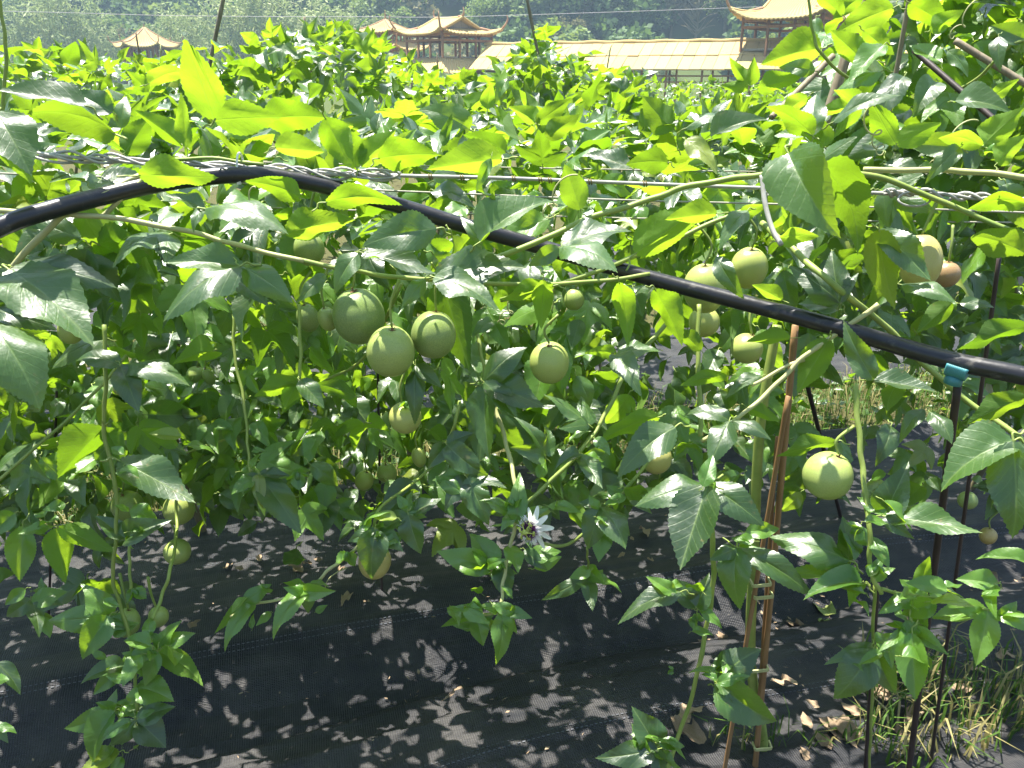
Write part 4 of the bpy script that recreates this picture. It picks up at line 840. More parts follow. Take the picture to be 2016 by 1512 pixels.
mb.tube(np.stack([0 * t, 0 * t, .014 + .009 * t], -1), .0052 * np.sin(math.pi * (.1 + .85 * t)), 10); mb.build('ovary', M['stigma'], fe, True).location = (0, 0, 0)
for k in range(5):
    an = k * 1.257; o = MB(); o.tube(spline([(0, 0, .013), (.006 * math.cos(an), .006 * math.sin(an), .015), (.013 * math.cos(an), .013 * math.sin(an), .011)], 4), [.0012] * 9, 5); o.box((.014 * math.cos(an), .014 * math.sin(an), .010), (.002, .0042, .001), an); o.build('stamen', M['stigma'], fe, True).location = (0, 0, 0)
for k in range(3):
    an = k * 2.094 + .4; o = MB(); o.tube(spline([(0, 0, .022), (.005 * math.cos(an), .005 * math.sin(an), .026), (.011 * math.cos(an), .011 * math.sin(an), .022)], 4), np.linspace(.0011, .0022, 9), 6); o.build('style', M['stigma'], fe, True).location = (0, 0, 0)

# ------------------------------------------------------------------ grass, weeds and fallen leaves
a = N('grass_blades'); rr = a.n("ShaderNodeAttribute", _attribute_name="tint").outputs["Fac"]
gc = a.ramp(rr, [(0, (.04, .10, .015)), (.5, (.11, .20, .03)), (.62, (.24, .22, .08)), (1, (.38, .33, .15))])
b_ = a.bsdf(gc, .55, .3); t_ = a.n("ShaderNodeBsdfTranslucent"); a.l(gc, t_.inputs[0]); mx = a.n("ShaderNodeMixShader"); mx.inputs[0].default_value = .35; a.l(b_.outputs[0], mx.inputs[1]); a.l(t_.outputs[0], mx.inputs[2])
M['grass'] = a.done(mx.outputs[0])
def grass(name, label, pts, hr, straw, seed, w_=.0022):
    r_ = np.random.default_rng(seed); n = len(pts); h = r_.uniform(*hr, n); az = r_.uniform(0, 2 * np.pi, n); ln = r_.uniform(.15, 1.1, n); w = w_ * r_.uniform(.6, 1.4, n)
    d = np.stack([np.cos(az), np.sin(az), 0 * az], -1); s = np.stack([-np.sin(az), np.cos(az), 0 * az], -1); up_ = np.array([0, 0, 1.0])
    P0 = pts; P1 = pts + up_ * (h * .55)[:, None] + d * (h * ln * .22)[:, None]; P2 = pts + up_ * (h * .85 * (1 - .35 * ln))[:, None] + d * (h * ln * .75)[:, None]
    V = np.stack([P0 - s * w[:, None], P0 + s * w[:, None], P1 + s * (w * .8)[:, None], P1 - s * (w * .8)[:, None], P2], 1).reshape(-1, 3)
    k = np.arange(n)[:, None] * 5; F = np.concatenate([k + [0, 1, 2], k + [0, 2, 3], k + [3, 2, 4]], 0)
    tn = np.where(r_.random(n) < straw, r_.uniform(.6, 1, n), r_.uniform(0, .5, n))
    return tag(obj(name, fastmesh(name, V, F, (M['grass'],), None, np.repeat(tn, 5))), label, 'grass', kind='stuff')
def strip(n, a0, a1, b0, b1, seed, clump=.5):
    r_ = np.random.default_rng(seed); A = r_.uniform(a0, a1, n); B = r_.uniform(b0, b1, n)
    keep = (vnoise(A * 4, B * 6, 1) + r_.uniform(-.8, .8, n)) > -clump; A, B = A[keep], B[keep]
    return np.stack([A * ca - B * sa, A * sa + B * ca, 0 * A + .0], -1)
grass('grass', 'green and straw coloured grass strip behind the raised bed', strip(15000, -3.2, 4.2, 2.40, 3.05, 1), (.03, .19), .28, 1)
q = strip(2600, .3, 2.2, .95, 1.3, 2); q = q[(q[:, 0] > .80 + .25 * (q[:, 1] - 1.3)) & (q[:, 1] < 1.60)]; q[:, 2] = .05
grass('grass', 'sunlit grass tuft in the bottom right corner', q, (.05, .20), .5, 3, .0026)  # larger share of pale straw blades paints in the sunlight on this tuft
grass('grass', 'thin grass between the far rows of vines', strip(5000, -6, 8, 4.2, 4.9, 5), (.04, .18), .4, 5)
q = np.array([[G(px, 1500 - 10 * random.random())[0], G(px, 1500)[1] + random.uniform(-.03, .03), .05] for px in [random.uniform(1390, 1720) for _ in range(70)]]); grass('grass', 'scattered grass blades on the mat at the foot of the bamboo stakes', q, (.05, .15), .25, 6)
# low broad-leaved weeds in the strip
vs, fs, us, ts = [], [], [], []; off = 0; rnd = random.Random(8)
for p in strip(1500, -3.0, 4.0, 2.42, 3.0, 9):
    v, f, u = LOW['s'][rnd.randrange(9)]; x, y, z = frame([rnd.gauss(0, 1), rnd.gauss(0, 1), rnd.uniform(.1, .9)], [rnd.gauss(0, .4), rnd.gauss(0, .4), 1]); L = rnd.uniform(.02, .055)
    vs.append(p + (0, 0, rnd.uniform(.01, .09)) + (v[:, :1] * x + v[:, 1:2] * y + v[:, 2:3] * z) * L); fs.append(f + off); us.append(u); ts.append(np.full(len(v), rnd.random())); off += len(v)
tag(obj('weeds', fastmesh('weeds', np.vstack(vs), np.vstack(fs), (M['leaf_mass'],), np.vstack(us), np.concatenate(ts))), 'low broad leaved weeds among the grass strip', 'weeds', kind='stuff')
# fallen dry leaves
M['dry'] = simple('dry_leaf', (.20, .13, .075), (.42, .32, .22), 60, .8, .2, .6, .003, rnd=.3)
M['fallen_green'] = simple('yellowing_leaf', (.16, .22, .06), (.32, .34, .12), 40, .7, .25, .5, .003)
DRY = []
for i in range(6):
    V3, fc, uv = leaf_geo(shape('s', rnd), n=40, rings=(.3, .6, 1), fold=rnd.uniform(.3, .9), arch=rnd.uniform(-1.8, 1.5), wave=.34, wfreq=11, ph=i, teeth=.012, twist=rnd.uniform(-.8, .8))
    V3[:, 2] -= V3[:, 2].min(); DRY.append((mesh('dry_leaf', V3, fc, (M['dry'],)), mesh('dry_leaf', V3, fc, (M['fallen_green'],))))
def ground_z(p):
    b = -p[0] * sa + p[1] * ca
    if b < 1.42: return float(np.interp(b, [.1, 1.1, 1.33, 1.39, 1.42], [.05, .06, .065, .045, .015])) + .012
    return float(np.interp(b, [1.42, 1.5, 1.6, 1.655, 1.75, 2.15, 2.24, 2.31, 2.36, 2.4, 9], [.014, .015, .085, .12, .125, .10, .11, .15, .135, .01, 0.])) + .012
def drop(px, py, L, green=0, label=None, grp=None):
    p = G(px, py, .03)
    for _ in range(3): p = G(px, py, ground_z(p))
    o = obj('dry_leaf', DRY[rnd.randrange(6)][green], None, tuple(p)); o.scale = (L, L, L * .7); o.rotation_euler = (rnd.uniform(-.15, .15), rnd.uniform(-.15, .15), rnd.uniform(0, 6.28))
    tag(o, label, 'dry leaf', grp)
for px, py, L, g, lab in [(905, 1378, .075, 1, 'yellow green fallen leaf curled in the furrow'), (912, 1360, .07, 0, 'cupped brown leaf standing over the yellow green fallen leaf'), (1140, 1330, .085, 0, 'big crumpled tan leaf in the furrow under the middle shoot'),
        (1110, 1345, .07, 0, 'folded tan leaf left in the furrow heap'), (960, 1385, .06, 0, 'flat brown leaf right of the yellow green fallen leaf'), (690, 1170, .05, 0, 'tan leaf lying right of the drooping shoot'), (568, 1115, .055, 0, 'curled tan leaf on the far side of the raised mat'),
        (440, 1122, .04, 0, 'small tan leaf left on the far side of the raised mat'), (1340, 1425, .085, 0, 'large pale dry leaf left of the bamboo stakes foot'), (1390, 1460, .085, 0, 'crumpled brown leaf by the bamboo stakes foot'), (1640, 1215, .075, 1, 'wilted green leaf in the furrow right of the bamboo stakes'),
        (1610, 1220, .05, 1, 'small wilted green leaf beside the larger wilted one'), (1260, 1040, .06, 0, 'tan leaf on the raised mat right of the flower'), (1965, 1150, .08, 0, 'brown leaf at the right edge of the raised mat'), (1640, 1420, .08, 0, 'brown leaf flat on the front mat right of the stakes'),
        (1690, 1460, .09, 0, 'big torn brown leaf among grass at the bottom right'), (955, 1130, .06, 0, 'tan leaf behind the middle shoot stem')]:
    drop(px, py, L, g, lab, None)
sh = {'front furrow': ('small dry leaf scrap lying along the furrow between the mats', [(1180, 1330), (1210, 1320), (1240, 1318), (1160, 1345), (1380, 1275), (1405, 1280), (1430, 1265), (1370, 1290), (1450, 1270), (1000, 1380), (1030, 1372), (1545, 1250), (1580, 1240)], .045),
      'front mat': ('small dry leaf scrap scattered on the front mat right of the stakes', [(1560, 1345), (1620, 1390), (1600, 1440), (1660, 1370), (1700, 1410), (1740, 1380), (1760, 1440), (1810, 1400), (1640, 1480), (1580, 1495), (1850, 1330), (1900, 1310), (1920, 1360), (1700, 1340), (1780, 1330), (1960, 1290)], .05),
      'raised mat': ('small dry leaf scrap scattered on the raised mat', [(480, 1118), (520, 1108), (610, 1112), (640, 1105), (660, 1128), (1180, 1060), (1230, 1090), (1290, 1110), (1250, 1060), (1900, 1180), (1940, 1200), (1990, 1180), (720, 1180), (380, 1240), (340, 1260)], .032)}
for lab, pts, L in sh.values():
    for px, py in pts: drop(px + rnd.uniform(-8, 8), py + rnd.uniform(-5, 5), L * rnd.uniform(.7, 1.3), 0, lab, lab.replace('small dry leaf scrap ', 'dry leaf scraps '))
# crumbs of dry leaf and straw on the mats: far too many to count
vs, fs, ts = [], [], []; rnd = random.Random(55)
for k in range(700):
    aa = rnd.uniform(-1.6, 2.0); bb = rnd.choice([rnd.uniform(.95, 1.42), rnd.gauss(1.47, .03), rnd.uniform(1.5, 2.35)]); x, y = AB(aa, bb + .035 * math.sin(aa * 1.3 + (.1 if bb < 1.42 else 1.3)) + .02 * math.sin(aa * 3.1 + (.2 if bb < 1.42 else 2.6)))
    if rnd.random() > (.35 + .65 * min(1, max(0, (x + .3) / 1.2))): continue
    L = rnd.uniform(.002, .009); w_ = L * rnd.choice([.12, .2, .5]); an = rnd.uniform(0, 6.28); d = np.array([math.cos(an), math.sin(an), rnd.uniform(-.25, .25)]); q = np.array([-math.sin(an), math.cos(an), rnd.uniform(-.4, .4)]); p = np.array([x, y, ground_z((x, y)) + .004])
    vs += [p - d * L, p + q * w_, p + d * L, p - q * w_]; fs.append((len(vs) - 4, len(vs) - 3, len(vs) - 2, len(vs) - 1)); ts += [rnd.uniform(.62, 1)] * 4
tag(obj('leaf_litter', fastmesh('leaf_litter', np.array(vs), np.array(fs), (M['dry'],), None, ts, False)), 'fine crumbs of dry leaf and straw strewn over the black mats', 'litter', kind='stuff')

# ------------------------------------------------------------------ pavilions and thatched gallery
a = N('split_bamboo_thatch'); uvn = a.n("ShaderNodeUVMap").outputs[0]; oc = a.coord(); oi = a.n("ShaderNodeObjectInfo").outputs["Random"]
n1 = a.noise(14, a.mapped(oc, (6, 6, .8)), 4, .7); n2 = a.noise(1.2, oc, 3)
c_ = a.mix(n1, (.32, .22, .085), (.62, .47, .20)); c_ = a.mix(a.math('MULTIPLY', n2, .5), c_, (.54, .40, .16)); c_ = a.mix(1.0, c_, a.ramp(oi, [(0, (.86, .84, .8)), (1, (1.08, 1.06, 1.04))]), 'MULTIPLY')
M['thatch'] = a.done(a.bsdf(c_, .75, .25, a.bump(n1, .5, .03)).outputs[0])
M['timber'] = simple('brown_timber', (.17, .075, .03), (.33, .17, .075), 6, .7, .25, .3, .01, (1, 1, .3))
M['horn'] = simple('ridge_horn_timber', (.28, .14, .07), (.42, .25, .14), 6, .7, .25, .2, .01)
M['gable'] = simple('grey_gable_boards', (.22, .19, .15), (.36, .32, .26), 8, .8, .2, .3, .01, (1, 1, .3))
def zat(py, Yd): return W(1008, py, Yd)[2]
def roof_surface(fn, nu, nv, thick=.06):
    U, Vv = np.meshgrid(np.linspace(0, 1, nu), np.linspace(0, 1, nv)); P = np.array([[fn(u, v) for u, v in zip(ru, rv)] for ru, rv in zip(U, Vv)]).reshape(-1, 3)
    f = [(j * nu + i, j * nu + i + 1, (j + 1) * nu + i + 1, (j + 1) * nu + i) for j in range(nv - 1) for i in range(nu - 1)]
    return P, f
def slab(name, fn, nu, nv, mat, parent, thick=.07):
    P, f = roof_surface(fn, nu, nv); o = obj(name, mesh(name, P, f, (mat,)), parent, (0, 0, 0))
    m = o.modifiers.new("thickness", 'SOLIDIFY'); m.thickness = thick; m.offset = 0; return o
def tub(name, pts, rad, mat, parent, k=7, n=7):
    P = spline(pts, n) if len(pts) > 2 else np.array(pts, float); v, f = tube_vf(P, np.linspace(rad[0], rad[1], len(P)), k); return obj(name, mesh(name, v, f, (mat,)), parent, (0, 0, 0))
def bx(name, c, h, mat, parent):
    mb = MB(); mb.box(c, h); return obj(name, mb.mesh(name, (mat,)), parent, (0, 0, 0))
def hip_gable(label, px, Yd, rot, Lx, Wy, Rr, pe, pr, pf, lower=None):
    p = W(px, pe, Yd); g = float(terrain(p[0], p[1])); root = tag(empty('pavilion', (p[0], p[1], g)), label, 'pavilion'); root.rotation_euler = (0, 0, rot)
    ze, zr, zf = zat(pe, Yd) - g, zat(pr, Yd) - g, zat(pf, Yd) - g; H = zr - ze; vs_ = .42; lift = H * .42
    zc = lambda v: ze + H * (v ** 1.25)
    def corner(s, v): return lift * abs(s) ** 4 * max(0, 1 - v / vs_) ** 1.6
    def long(sg):
        def fn(u, v):
            s = 2 * u - 1; hx = Lx - (Lx - Rr) * min(v / vs_, 1); rib = .035 * math.cos(u * 2 * math.pi * 22)
            e = 1 + .06 * abs(s) ** 4 * max(0, 1 - v / vs_); return (s * hx * e, sg * Wy * (1 - v) * e, zc(v) + corner(s, v) + rib)
        return fn
    def end(sg):
        def fn(u, v):
            s = 2 * u - 1; w = v * vs_; e = 1 + .06 * abs(s) ** 4 * (1 - v); return (sg * (Lx - (Lx - Rr + .25) * v) * e, s * Wy * (1 - w) * e, zc(w) + corner(s, w) + .035 * math.cos(u * 2 * math.pi * 18) + .01)
        return fn
    for sg in (-1, 1):
        rs_ = slab('roof_slope', long(sg), 89, 14, M['thatch'], root); slab('roof_skirt', end(sg), 73, 8, M['thatch'], root)
        mb = MB(); x = sg * (Rr - .35); yb = Wy * (1 - vs_) * .98; zb_ = zc(vs_)
        mb.add([(x, -yb, zb_), (x, yb, zb_), (x, 0, zr - .08), (x - sg * .06, -yb, zb_), (x - sg * .06, yb, zb_), (x - sg * .06, 0, zr - .08)], [(0, 1, 2), (5, 4, 3), (0, 3, 4, 1), (1, 4, 5, 2), (2, 5, 3, 0)])
        obj('gable_board', mb.mesh('gable_board', (M['gable'],)), root, (0, 0, 0))
        for s2 in (-1, 1):
            tub('hip_horn', [(sg * Rr, s2 * Wy * (1 - vs_), zc(vs_) + .06), (sg * Lx * .93, s2 * Wy * .93, ze + lift * .55), (sg * Lx * 1.06, s2 * Wy * 1.06, ze + lift + .12), (sg * Lx * 1.13, s2 * Wy * 1.13, ze + lift + H * .55), (sg * Lx * 1.11, s2 * Wy * 1.11, ze + lift + H * .8)], (.10, .025), M['horn'], rs_)
            tub('verge', [(sg * Rr, s2 * Wy * (1 - vs_), zc(vs_) + .06), (sg * Rr, s2 * Wy * (1 - .72), zc(.72) + .06), (sg * Rr, 0, zr + .05)], (.07, .07), M['thatch'], root)
        tub('ridge_horn', [(sg * Rr * .75, 0, zr + .06), (sg * Rr * .98, 0, zr + .1), (sg * (Rr + .12), 0, zr + H * .35), (sg * (Rr + .05), 0, zr + H * .62)], (.10, .02), M['horn'], rs_)
    tub('ridge', [(-Rr, 0, zr + .04), (0, 0, zr), (Rr, 0, zr + .04)], (.10, .10), M['thatch'], root)
    cx, cyy = Lx * .82, Wy * .82
    for i, x in enumerate(np.linspace(-cx, cx, 4)):
        for y in (-cyy, -cyy * .33, cyy * .33, cyy):
            if abs(x) < cx - .01 and abs(y) < cyy - .01: continue
            tub('column', [(x, y, 0), (x, y, ze + .2)], (.085, .08), M['timber'], root, 8)
    for y in (-cyy, cyy):
        for z in (ze - .02, ze - .32): bx('beam', (0, y, z), (cx, .06, .06), M['timber'], root)
    for x in (-cx, cx):
        for z in (ze - .022, ze - .322): bx('beam', (x, 0, z), (.058, cyy, .06), M['timber'], root)
    bx('floor_deck', (0, 0, zf - .06), (cx * .97, cyy * .97, .05), M['gable'], root)
    if lower:
        dl, dz = lower
        for ax_ in range(4):
            def fn(u, v, ax_=ax_):
                s = 2 * u - 1; ox, oy = (Lx + dl) - (dl + .18 * Lx) * v, (Wy + dl) - (dl + .18 * Wy) * v; rib = .03 * math.cos(u * 2 * math.pi * 24)
                z = zf - .1 - dz * (1 - v ** 1.2) + .35 * abs(s) ** 4 * (1 - v) + rib
                return [(s * ox, -oy, z), (ox, s * oy, z), (-s * ox, oy, z), (-ox, -s * oy, z)][ax_]
            slab('lower_roof', fn, 97, 8, M['thatch'], root)
        for sx in (-1, 1):
            for sy in (-1, 1):
                tub('lower_post', [(sx * (Lx + dl) * .9, sy * (Wy + dl) * .9, 0), (sx * (Lx + dl) * .9, sy * (Wy + dl) * .9, zf - dz)], (.09, .09), M['timber'], root)
                X_, Y_ = sx * (Lx + dl), sy * (Wy + dl)
                tub('lower_horn', [(X_ * .9, Y_ * .9, zf - dz + .2), (X_, Y_, zf - dz + .3), (X_ * 1.04, Y_ * 1.04, zf - dz + .75), (X_ * 1.03, Y_ * 1.03, zf - dz + 1.1)], (.08, .02), M['horn'], root)
    return root
hip_gable('hip and gable pavilion with curled ridge horns and open columns', 884, 52, -.82, 2.15, 2.35, 1.35, 70, 37, 112, (1.2, 1.0))
hip_gable('larger raised pavilion at upper right standing over the gallery roof', 1576, 44.6, -.70, 2.5, 2.95, 1.4, 42, -22, 96, None)
def cone_roof(label, px, Yd, n, Rd, pe, pa, ps, tier=None, rot=0., walls=None):
    p = W(px, pe, Yd); g = float(terrain(p[0], p[1])); root = tag(empty('pavilion', (p[0], p[1], g)), label, 'pavilion'); root.rotation_euler = (0, 0, rot)
    def tierroof(ze, za, R0, R1, lift, nm):
        for i in range(n):
            a0, a1 = 2 * math.pi * i / n, 2 * math.pi * (i + 1) / n
            def fn(u, v):
                rr = R0 + (R1 - R0) * v; s = 2 * u - 1
                x = rr * ((1 - u) * math.cos(a0) + u * math.cos(a1)); y = rr * ((1 - u) * math.sin(a0) + u * math.sin(a1))
                return (x, y, ze + (za - ze) * v ** 1.3 + lift * abs(s) ** 3 * (1 - v) ** 2 + .035 * math.cos(u * 2 * math.pi * 12))
            slab(nm, fn, 49, 10, M['thatch'], root)
            tub('hip_ridge', [(R1 * math.cos(a0), R1 * math.sin(a0), za + .03), ((R0 * .55 + R1 * .45) * math.cos(a0), (R0 * .55 + R1 * .45) * math.sin(a0), ze + (za - ze) * .36 + .05 + lift * .2), (R0 * math.cos(a0), R0 * math.sin(a0), ze + lift + .05), (R0 * 1.1 * math.cos(a0), R0 * 1.1 * math.sin(a0), ze + lift * 2.2 + .15)], (.07, .03), M['horn'], root)
    ze, za, zs = zat(pe, Yd) - g, zat(pa, Yd) - g, zat(ps, Yd) - g
    tierroof(ze, za, Rd, .05, (za - ze) * .22, 'roof_panel'); tub('spire', [(0, 0, za - .1), (0, 0, za + (zs - za) * .4), (0, 0, zs)], (.09, .015), M['horn'], root)
    for i in range(n):
        a0 = 2 * math.pi * i / n; c, s = math.cos(a0), math.sin(a0); tub('column', [(Rd * .74 * c, Rd * .74 * s, 0), (Rd * .74 * c, Rd * .74 * s, ze + .15)], (.09, .08), M['timber'], root)
        a1 = 2 * math.pi * (i + 1) / n
        for k in range(5):
            t = (k + .5) / 5; x, y = Rd * .72 * ((1 - t) * c + t * math.cos(a1)), Rd * .72 * ((1 - t) * s + t * math.sin(a1)); bx('screen_slat', (x, y, ze - .5), (.05, .05, .62), M['timber'], root)
        mb = MB(); mb.beam((Rd * .73 * c, Rd * .73 * s, ze - .05), (Rd * .73 * math.cos(a1), Rd * .73 * math.sin(a1), ze - .05), .12, .14); obj('beam', mb.mesh('beam', (M['timber'],)), root, (0, 0, 0))
    if tier: z1, z0 = zat(tier[0], Yd) - g, zat(tier[1], Yd) - g; tierroof(z0, z1, Rd * 1.35, Rd * .7, .35, 'lower_roof_panel')
    return root
cone_roof('small two tiered pavilion with tall spire left of the hip and gable one', 760, 57, 4, 2.2, 66, 40, 20, (82, 100), R(20))
cone_roof('low six sided pavilion with pointed roof standing alone at far left', 290, 62, 6, 2.35, 94, 56, 47, None, R(12))
# long gallery
gal = tag(empty('thatched_gallery', (*W(1000, 88, 50.5)[:2], 0)), 'long low gallery with pale thatched roof and brown posts', 'gallery')
ga = R(25); gd = np.array([math.cos(ga), -math.sin(ga), 0]); gs = np.array([-math.sin(ga), -math.cos(ga), 0]); P0 = W(960, 89, 51.5); g0 = np.array(gal.location)
GL = 30.0; run = 2.5; rise = 1.32; rnd = random.Random(14); wdp = .62; upz = np.array([0, 0, 1.])
def local(mb, name, mat): return obj(name, mb.mesh(name, (mat,)), gal)
for k in range(int(GL / wdp)):
    for c_i, (t0, t1) in enumerate(((0, .53), (.50, 1.03))):
        s0 = k * wdp; o0 = rnd.uniform(-.012, .012) + (.045 if c_i == 0 else 0); jit = rnd.uniform(-.05, .05)
        A_ = P0 + gd * (s0 + .012) + gs * run * t0 - upz * rise * t0 + upz * o0; B_ = P0 + gd * (s0 + wdp - .012) + gs * run * t0 - upz * rise * t0 + upz * (o0 + rnd.uniform(-.015, .015))
        C_ = B_ + gs * (run * (t1 - t0) + jit) - upz * rise * (t1 - t0); D_ = A_ + gs * (run * (t1 - t0) + jit) - upz * rise * (t1 - t0)
        dn = -upz * .07; mb = MB(); mb.add([A_, B_, C_, D_, A_ + dn, B_ + dn, C_ + dn, D_ + dn], [(3, 2, 1, 0), (4, 5, 6, 7), (0, 1, 5, 4), (1, 2, 6, 5), (2, 3, 7, 6), (3, 0, 4, 7)]); local(mb, 'thatch_panel', M['thatch'])
A_, B_ = P0, P0 + gd * GL; bk = -gs * run - upz * rise; dn = -upz * .08
mb = MB(); mb.add([A_, B_, B_ + bk, A_ + bk, A_ + dn, B_ + dn, B_ + bk + dn, A_ + bk + dn], [(0, 1, 2, 3), (7, 6, 5, 4), (0, 4, 5, 1), (1, 5, 6, 2), (2, 6, 7, 3), (3, 7, 4, 0)]); local(mb, 'rear_thatch', M['thatch'])
mb = MB(); mb.tube(np.array([P0 + gd * s + upz * (.06 + .025 * math.sin(s * 3)) for s in np.linspace(-.2, GL + .2, 80)]), .10, 8); local(mb, 'ridge_roll', M['thatch'])
ev = P0 + gs * run * .93 - upz * (rise * .93 + .16)
for k in np.arange(.4, GL, 1.9):
    for d_ in (0, .55):
        p = ev + gd * (k + d_); mb = MB(); mb.tube([p + upz * .1, (p[0], p[1], float(terrain(p[0], p[1])) - .1)], .06, 7); local(mb, 'post', M['timber'])
for dz in (0, -.32, -.62):
    mb = MB(); mb.tube([ev + gd * 0 + upz * dz - gs * .05, ev + gd * GL + upz * dz - gs * .05], .045, 6); local(mb, 'rail', M['timber'])
mb = MB(); rr = P0 - gs * run * .93 - upz * (rise * .93 + .16)
for k in np.arange(.6, GL, 3.4):
    p = rr + gd * k; mb = MB(); mb.tube([p + upz * .1, (p[0], p[1], float(terrain(p[0], p[1])) - .1)], .06, 7); local(mb, 'post', M['timber'])

# ------------------------------------------------------------------ wooded hillside
def foliage_mat(name, c0, c1, tr):
    a = N(name); r = a.n("ShaderNodeAttribute", _attribute_name="tint").outputs["Fac"]; oi = a.n("ShaderNodeObjectInfo").outputs["Random"]
    c = a.mix(r, c0, c1); c = a.mix(1., c, a.ramp(oi, [(0, (.75, .8, .8)), (1, (1.25, 1.2, 1.1))]), 'MULTIPLY'); b = a.bsdf(c, .65, .25); t = a.n("ShaderNodeBsdfTranslucent"); a.set(t.inputs[0], tr)
    m = a.n("ShaderNodeMixShader"); m.inputs[0].default_value = .3; a.l(b.outputs[0], m.inputs[1]); a.l(t.outputs[0], m.inputs[2]); return a.done(m.outputs[0])
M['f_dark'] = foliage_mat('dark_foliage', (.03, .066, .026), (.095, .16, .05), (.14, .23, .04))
M['f_mid'] = foliage_mat('mid_foliage', (.07, .13, .04), (.24, .31, .09), (.3, .4, .07))
M['f_olive'] = foliage_mat('olive_foliage', (.10, .10, .045), (.22, .20, .09), (.22, .22, .07))
M['f_lime'] = foliage_mat('lime_foliage', (.10, .15, .03), (.18, .23, .05), (.26, .34, .05))
M['f_bamboo'] = foliage_mat('pale_bamboo_leaves', (.20, .25, .10), (.38, .42, .20), (.36, .44, .16))
def cards(P, size, r_, aspect=.55, droop=0.):
    n = len(P); d = r_.normal(size=(n, 3)); d[:, 2] = d[:, 2] * .6 - droop; d /= np.linalg.norm(d, axis=1)[:, None]; q = r_.normal(size=(n, 3)); s = np.cross(d, q); s /= np.linalg.norm(s, axis=1)[:, None] + 1e-9
    L = (size * r_.uniform(.6, 1.3, n))[:, None]; V = np.stack([P, P + d * L * .5 + s * L * aspect * .5, P + d * L, P + d * L * .5 - s * L * aspect * .5], 1).reshape(-1, 3)
    return V, np.arange(n * 4).reshape(-1, 4)
def crown_mesh(seed, mat, H, Rw, nclump, ncard, size):
    r_ = np.random.default_rng(seed); P = []; T = []
    for k in range(nclump):
        an = r_.uniform(0, 6.28); t = r_.random(); rad = Rw * math.sqrt(r_.random()) * (1 - .55 * abs(t - .35)); c = np.array([rad * math.cos(an), rad * math.sin(an), H * (.32 + .68 * t)]); s = Rw * r_.uniform(.22, .42)
        d = r_.normal(size=(ncard, 3)); d /= np.linalg.norm(d, axis=1)[:, None]; P.append(c + d * s * r_.uniform(.55, 1.1, (ncard, 1)) * (1, 1, .75)); T.append(np.full(ncard, r_.random()))
    P = np.vstack(P); V, F = cards(P, size, r_); return fastmesh('crown', V, F, (M[mat],), None, np.repeat(np.clip(np.concatenate(T) + r_.uniform(-.2, .2, len(P)), 0, 1), 4), False)
def trunk_mesh(seed, H, Rw, bare=False):
    r_ = random.Random(seed); mb = MB(); mb.tube(spline([(0, 0, -.6), (r_.uniform(-.1, .1), 0, H * .3), (r_.uniform(-.3, .3), r_.uniform(-.3, .3), H * .62), (r_.uniform(-.3, .3), 0, H * .92)], 5), np.linspace(.2, .05, 16), 6)
    for k in range(26 if bare else 7):
        z = H * r_.uniform(.3, .8); an = r_.uniform(0, 6.28); L = Rw * r_.uniform(.5, .95); mb.tube(spline([(0, 0, z), (L * .5 * math.cos(an), L * .5 * math.sin(an), z + L * .35), (L * math.cos(an), L * math.sin(an), z + L * r_.uniform(.4, 1.1))], 3), np.linspace(.09, .02, 7), 4)
    return mb.mesh('trunk', (M['bark'],), True)
KIND = {}
for nm, mt, H, Rw, nc, cnt, sz in [('dark', 'f_dark', 8, 2.9, 26, 120, .42), ('dark2', 'f_dark', 10, 2.6, 26, 120, .42), ('mid', 'f_mid', 7.5, 2.6, 24, 120, .40), ('mid2', 'f_mid', 6, 2.8, 24, 120, .38), ('olive', 'f_olive', 6, 2.5, 22, 110, .32), ('lime', 'f_lime', 6.5, 1.5, 18, 110, .34), ('slim', 'f_mid', 9, 1.5, 20, 120, .36)]:
    KIND[nm] = (crown_mesh(len(KIND) + 40, mt, H, Rw, nc, cnt, sz), trunk_mesh(len(KIND) + 40, H, Rw))
KIND['bare'] = (None, trunk_mesh(77, 6.5, 2.4, True))
TXT = {'dark': 'broad dark green tree', 'dark2': 'tall dark green tree', 'mid': 'rounded mid green tree', 'mid2': 'low spreading green tree', 'olive': 'dull olive brown tree', 'lime': 'slim yellow green tree', 'slim': 'slim pale trunked green tree', 'bare': 'grey leafless tree'}
def tree(kind, px, Yd, s, where):
    x = (px - 1008) / F_PX * Yd * cp; z = float(terrain(np.float64(x), np.float64(Yd)))
    o = tag(empty('hillside_tree', (x, Yd, z - .2)), TXT[kind] + ' ' + where, 'tree', 'trees told apart on the hillside'); cr, tr = KIND[kind]
    o.rotation_euler = (0, 0, random.uniform(0, 6.28)); o.scale = (s, s, s)
    if cr: obj('crown', cr, o, (0, 0, 0))
    obj('trunk', tr, o, (0, 0, 0))
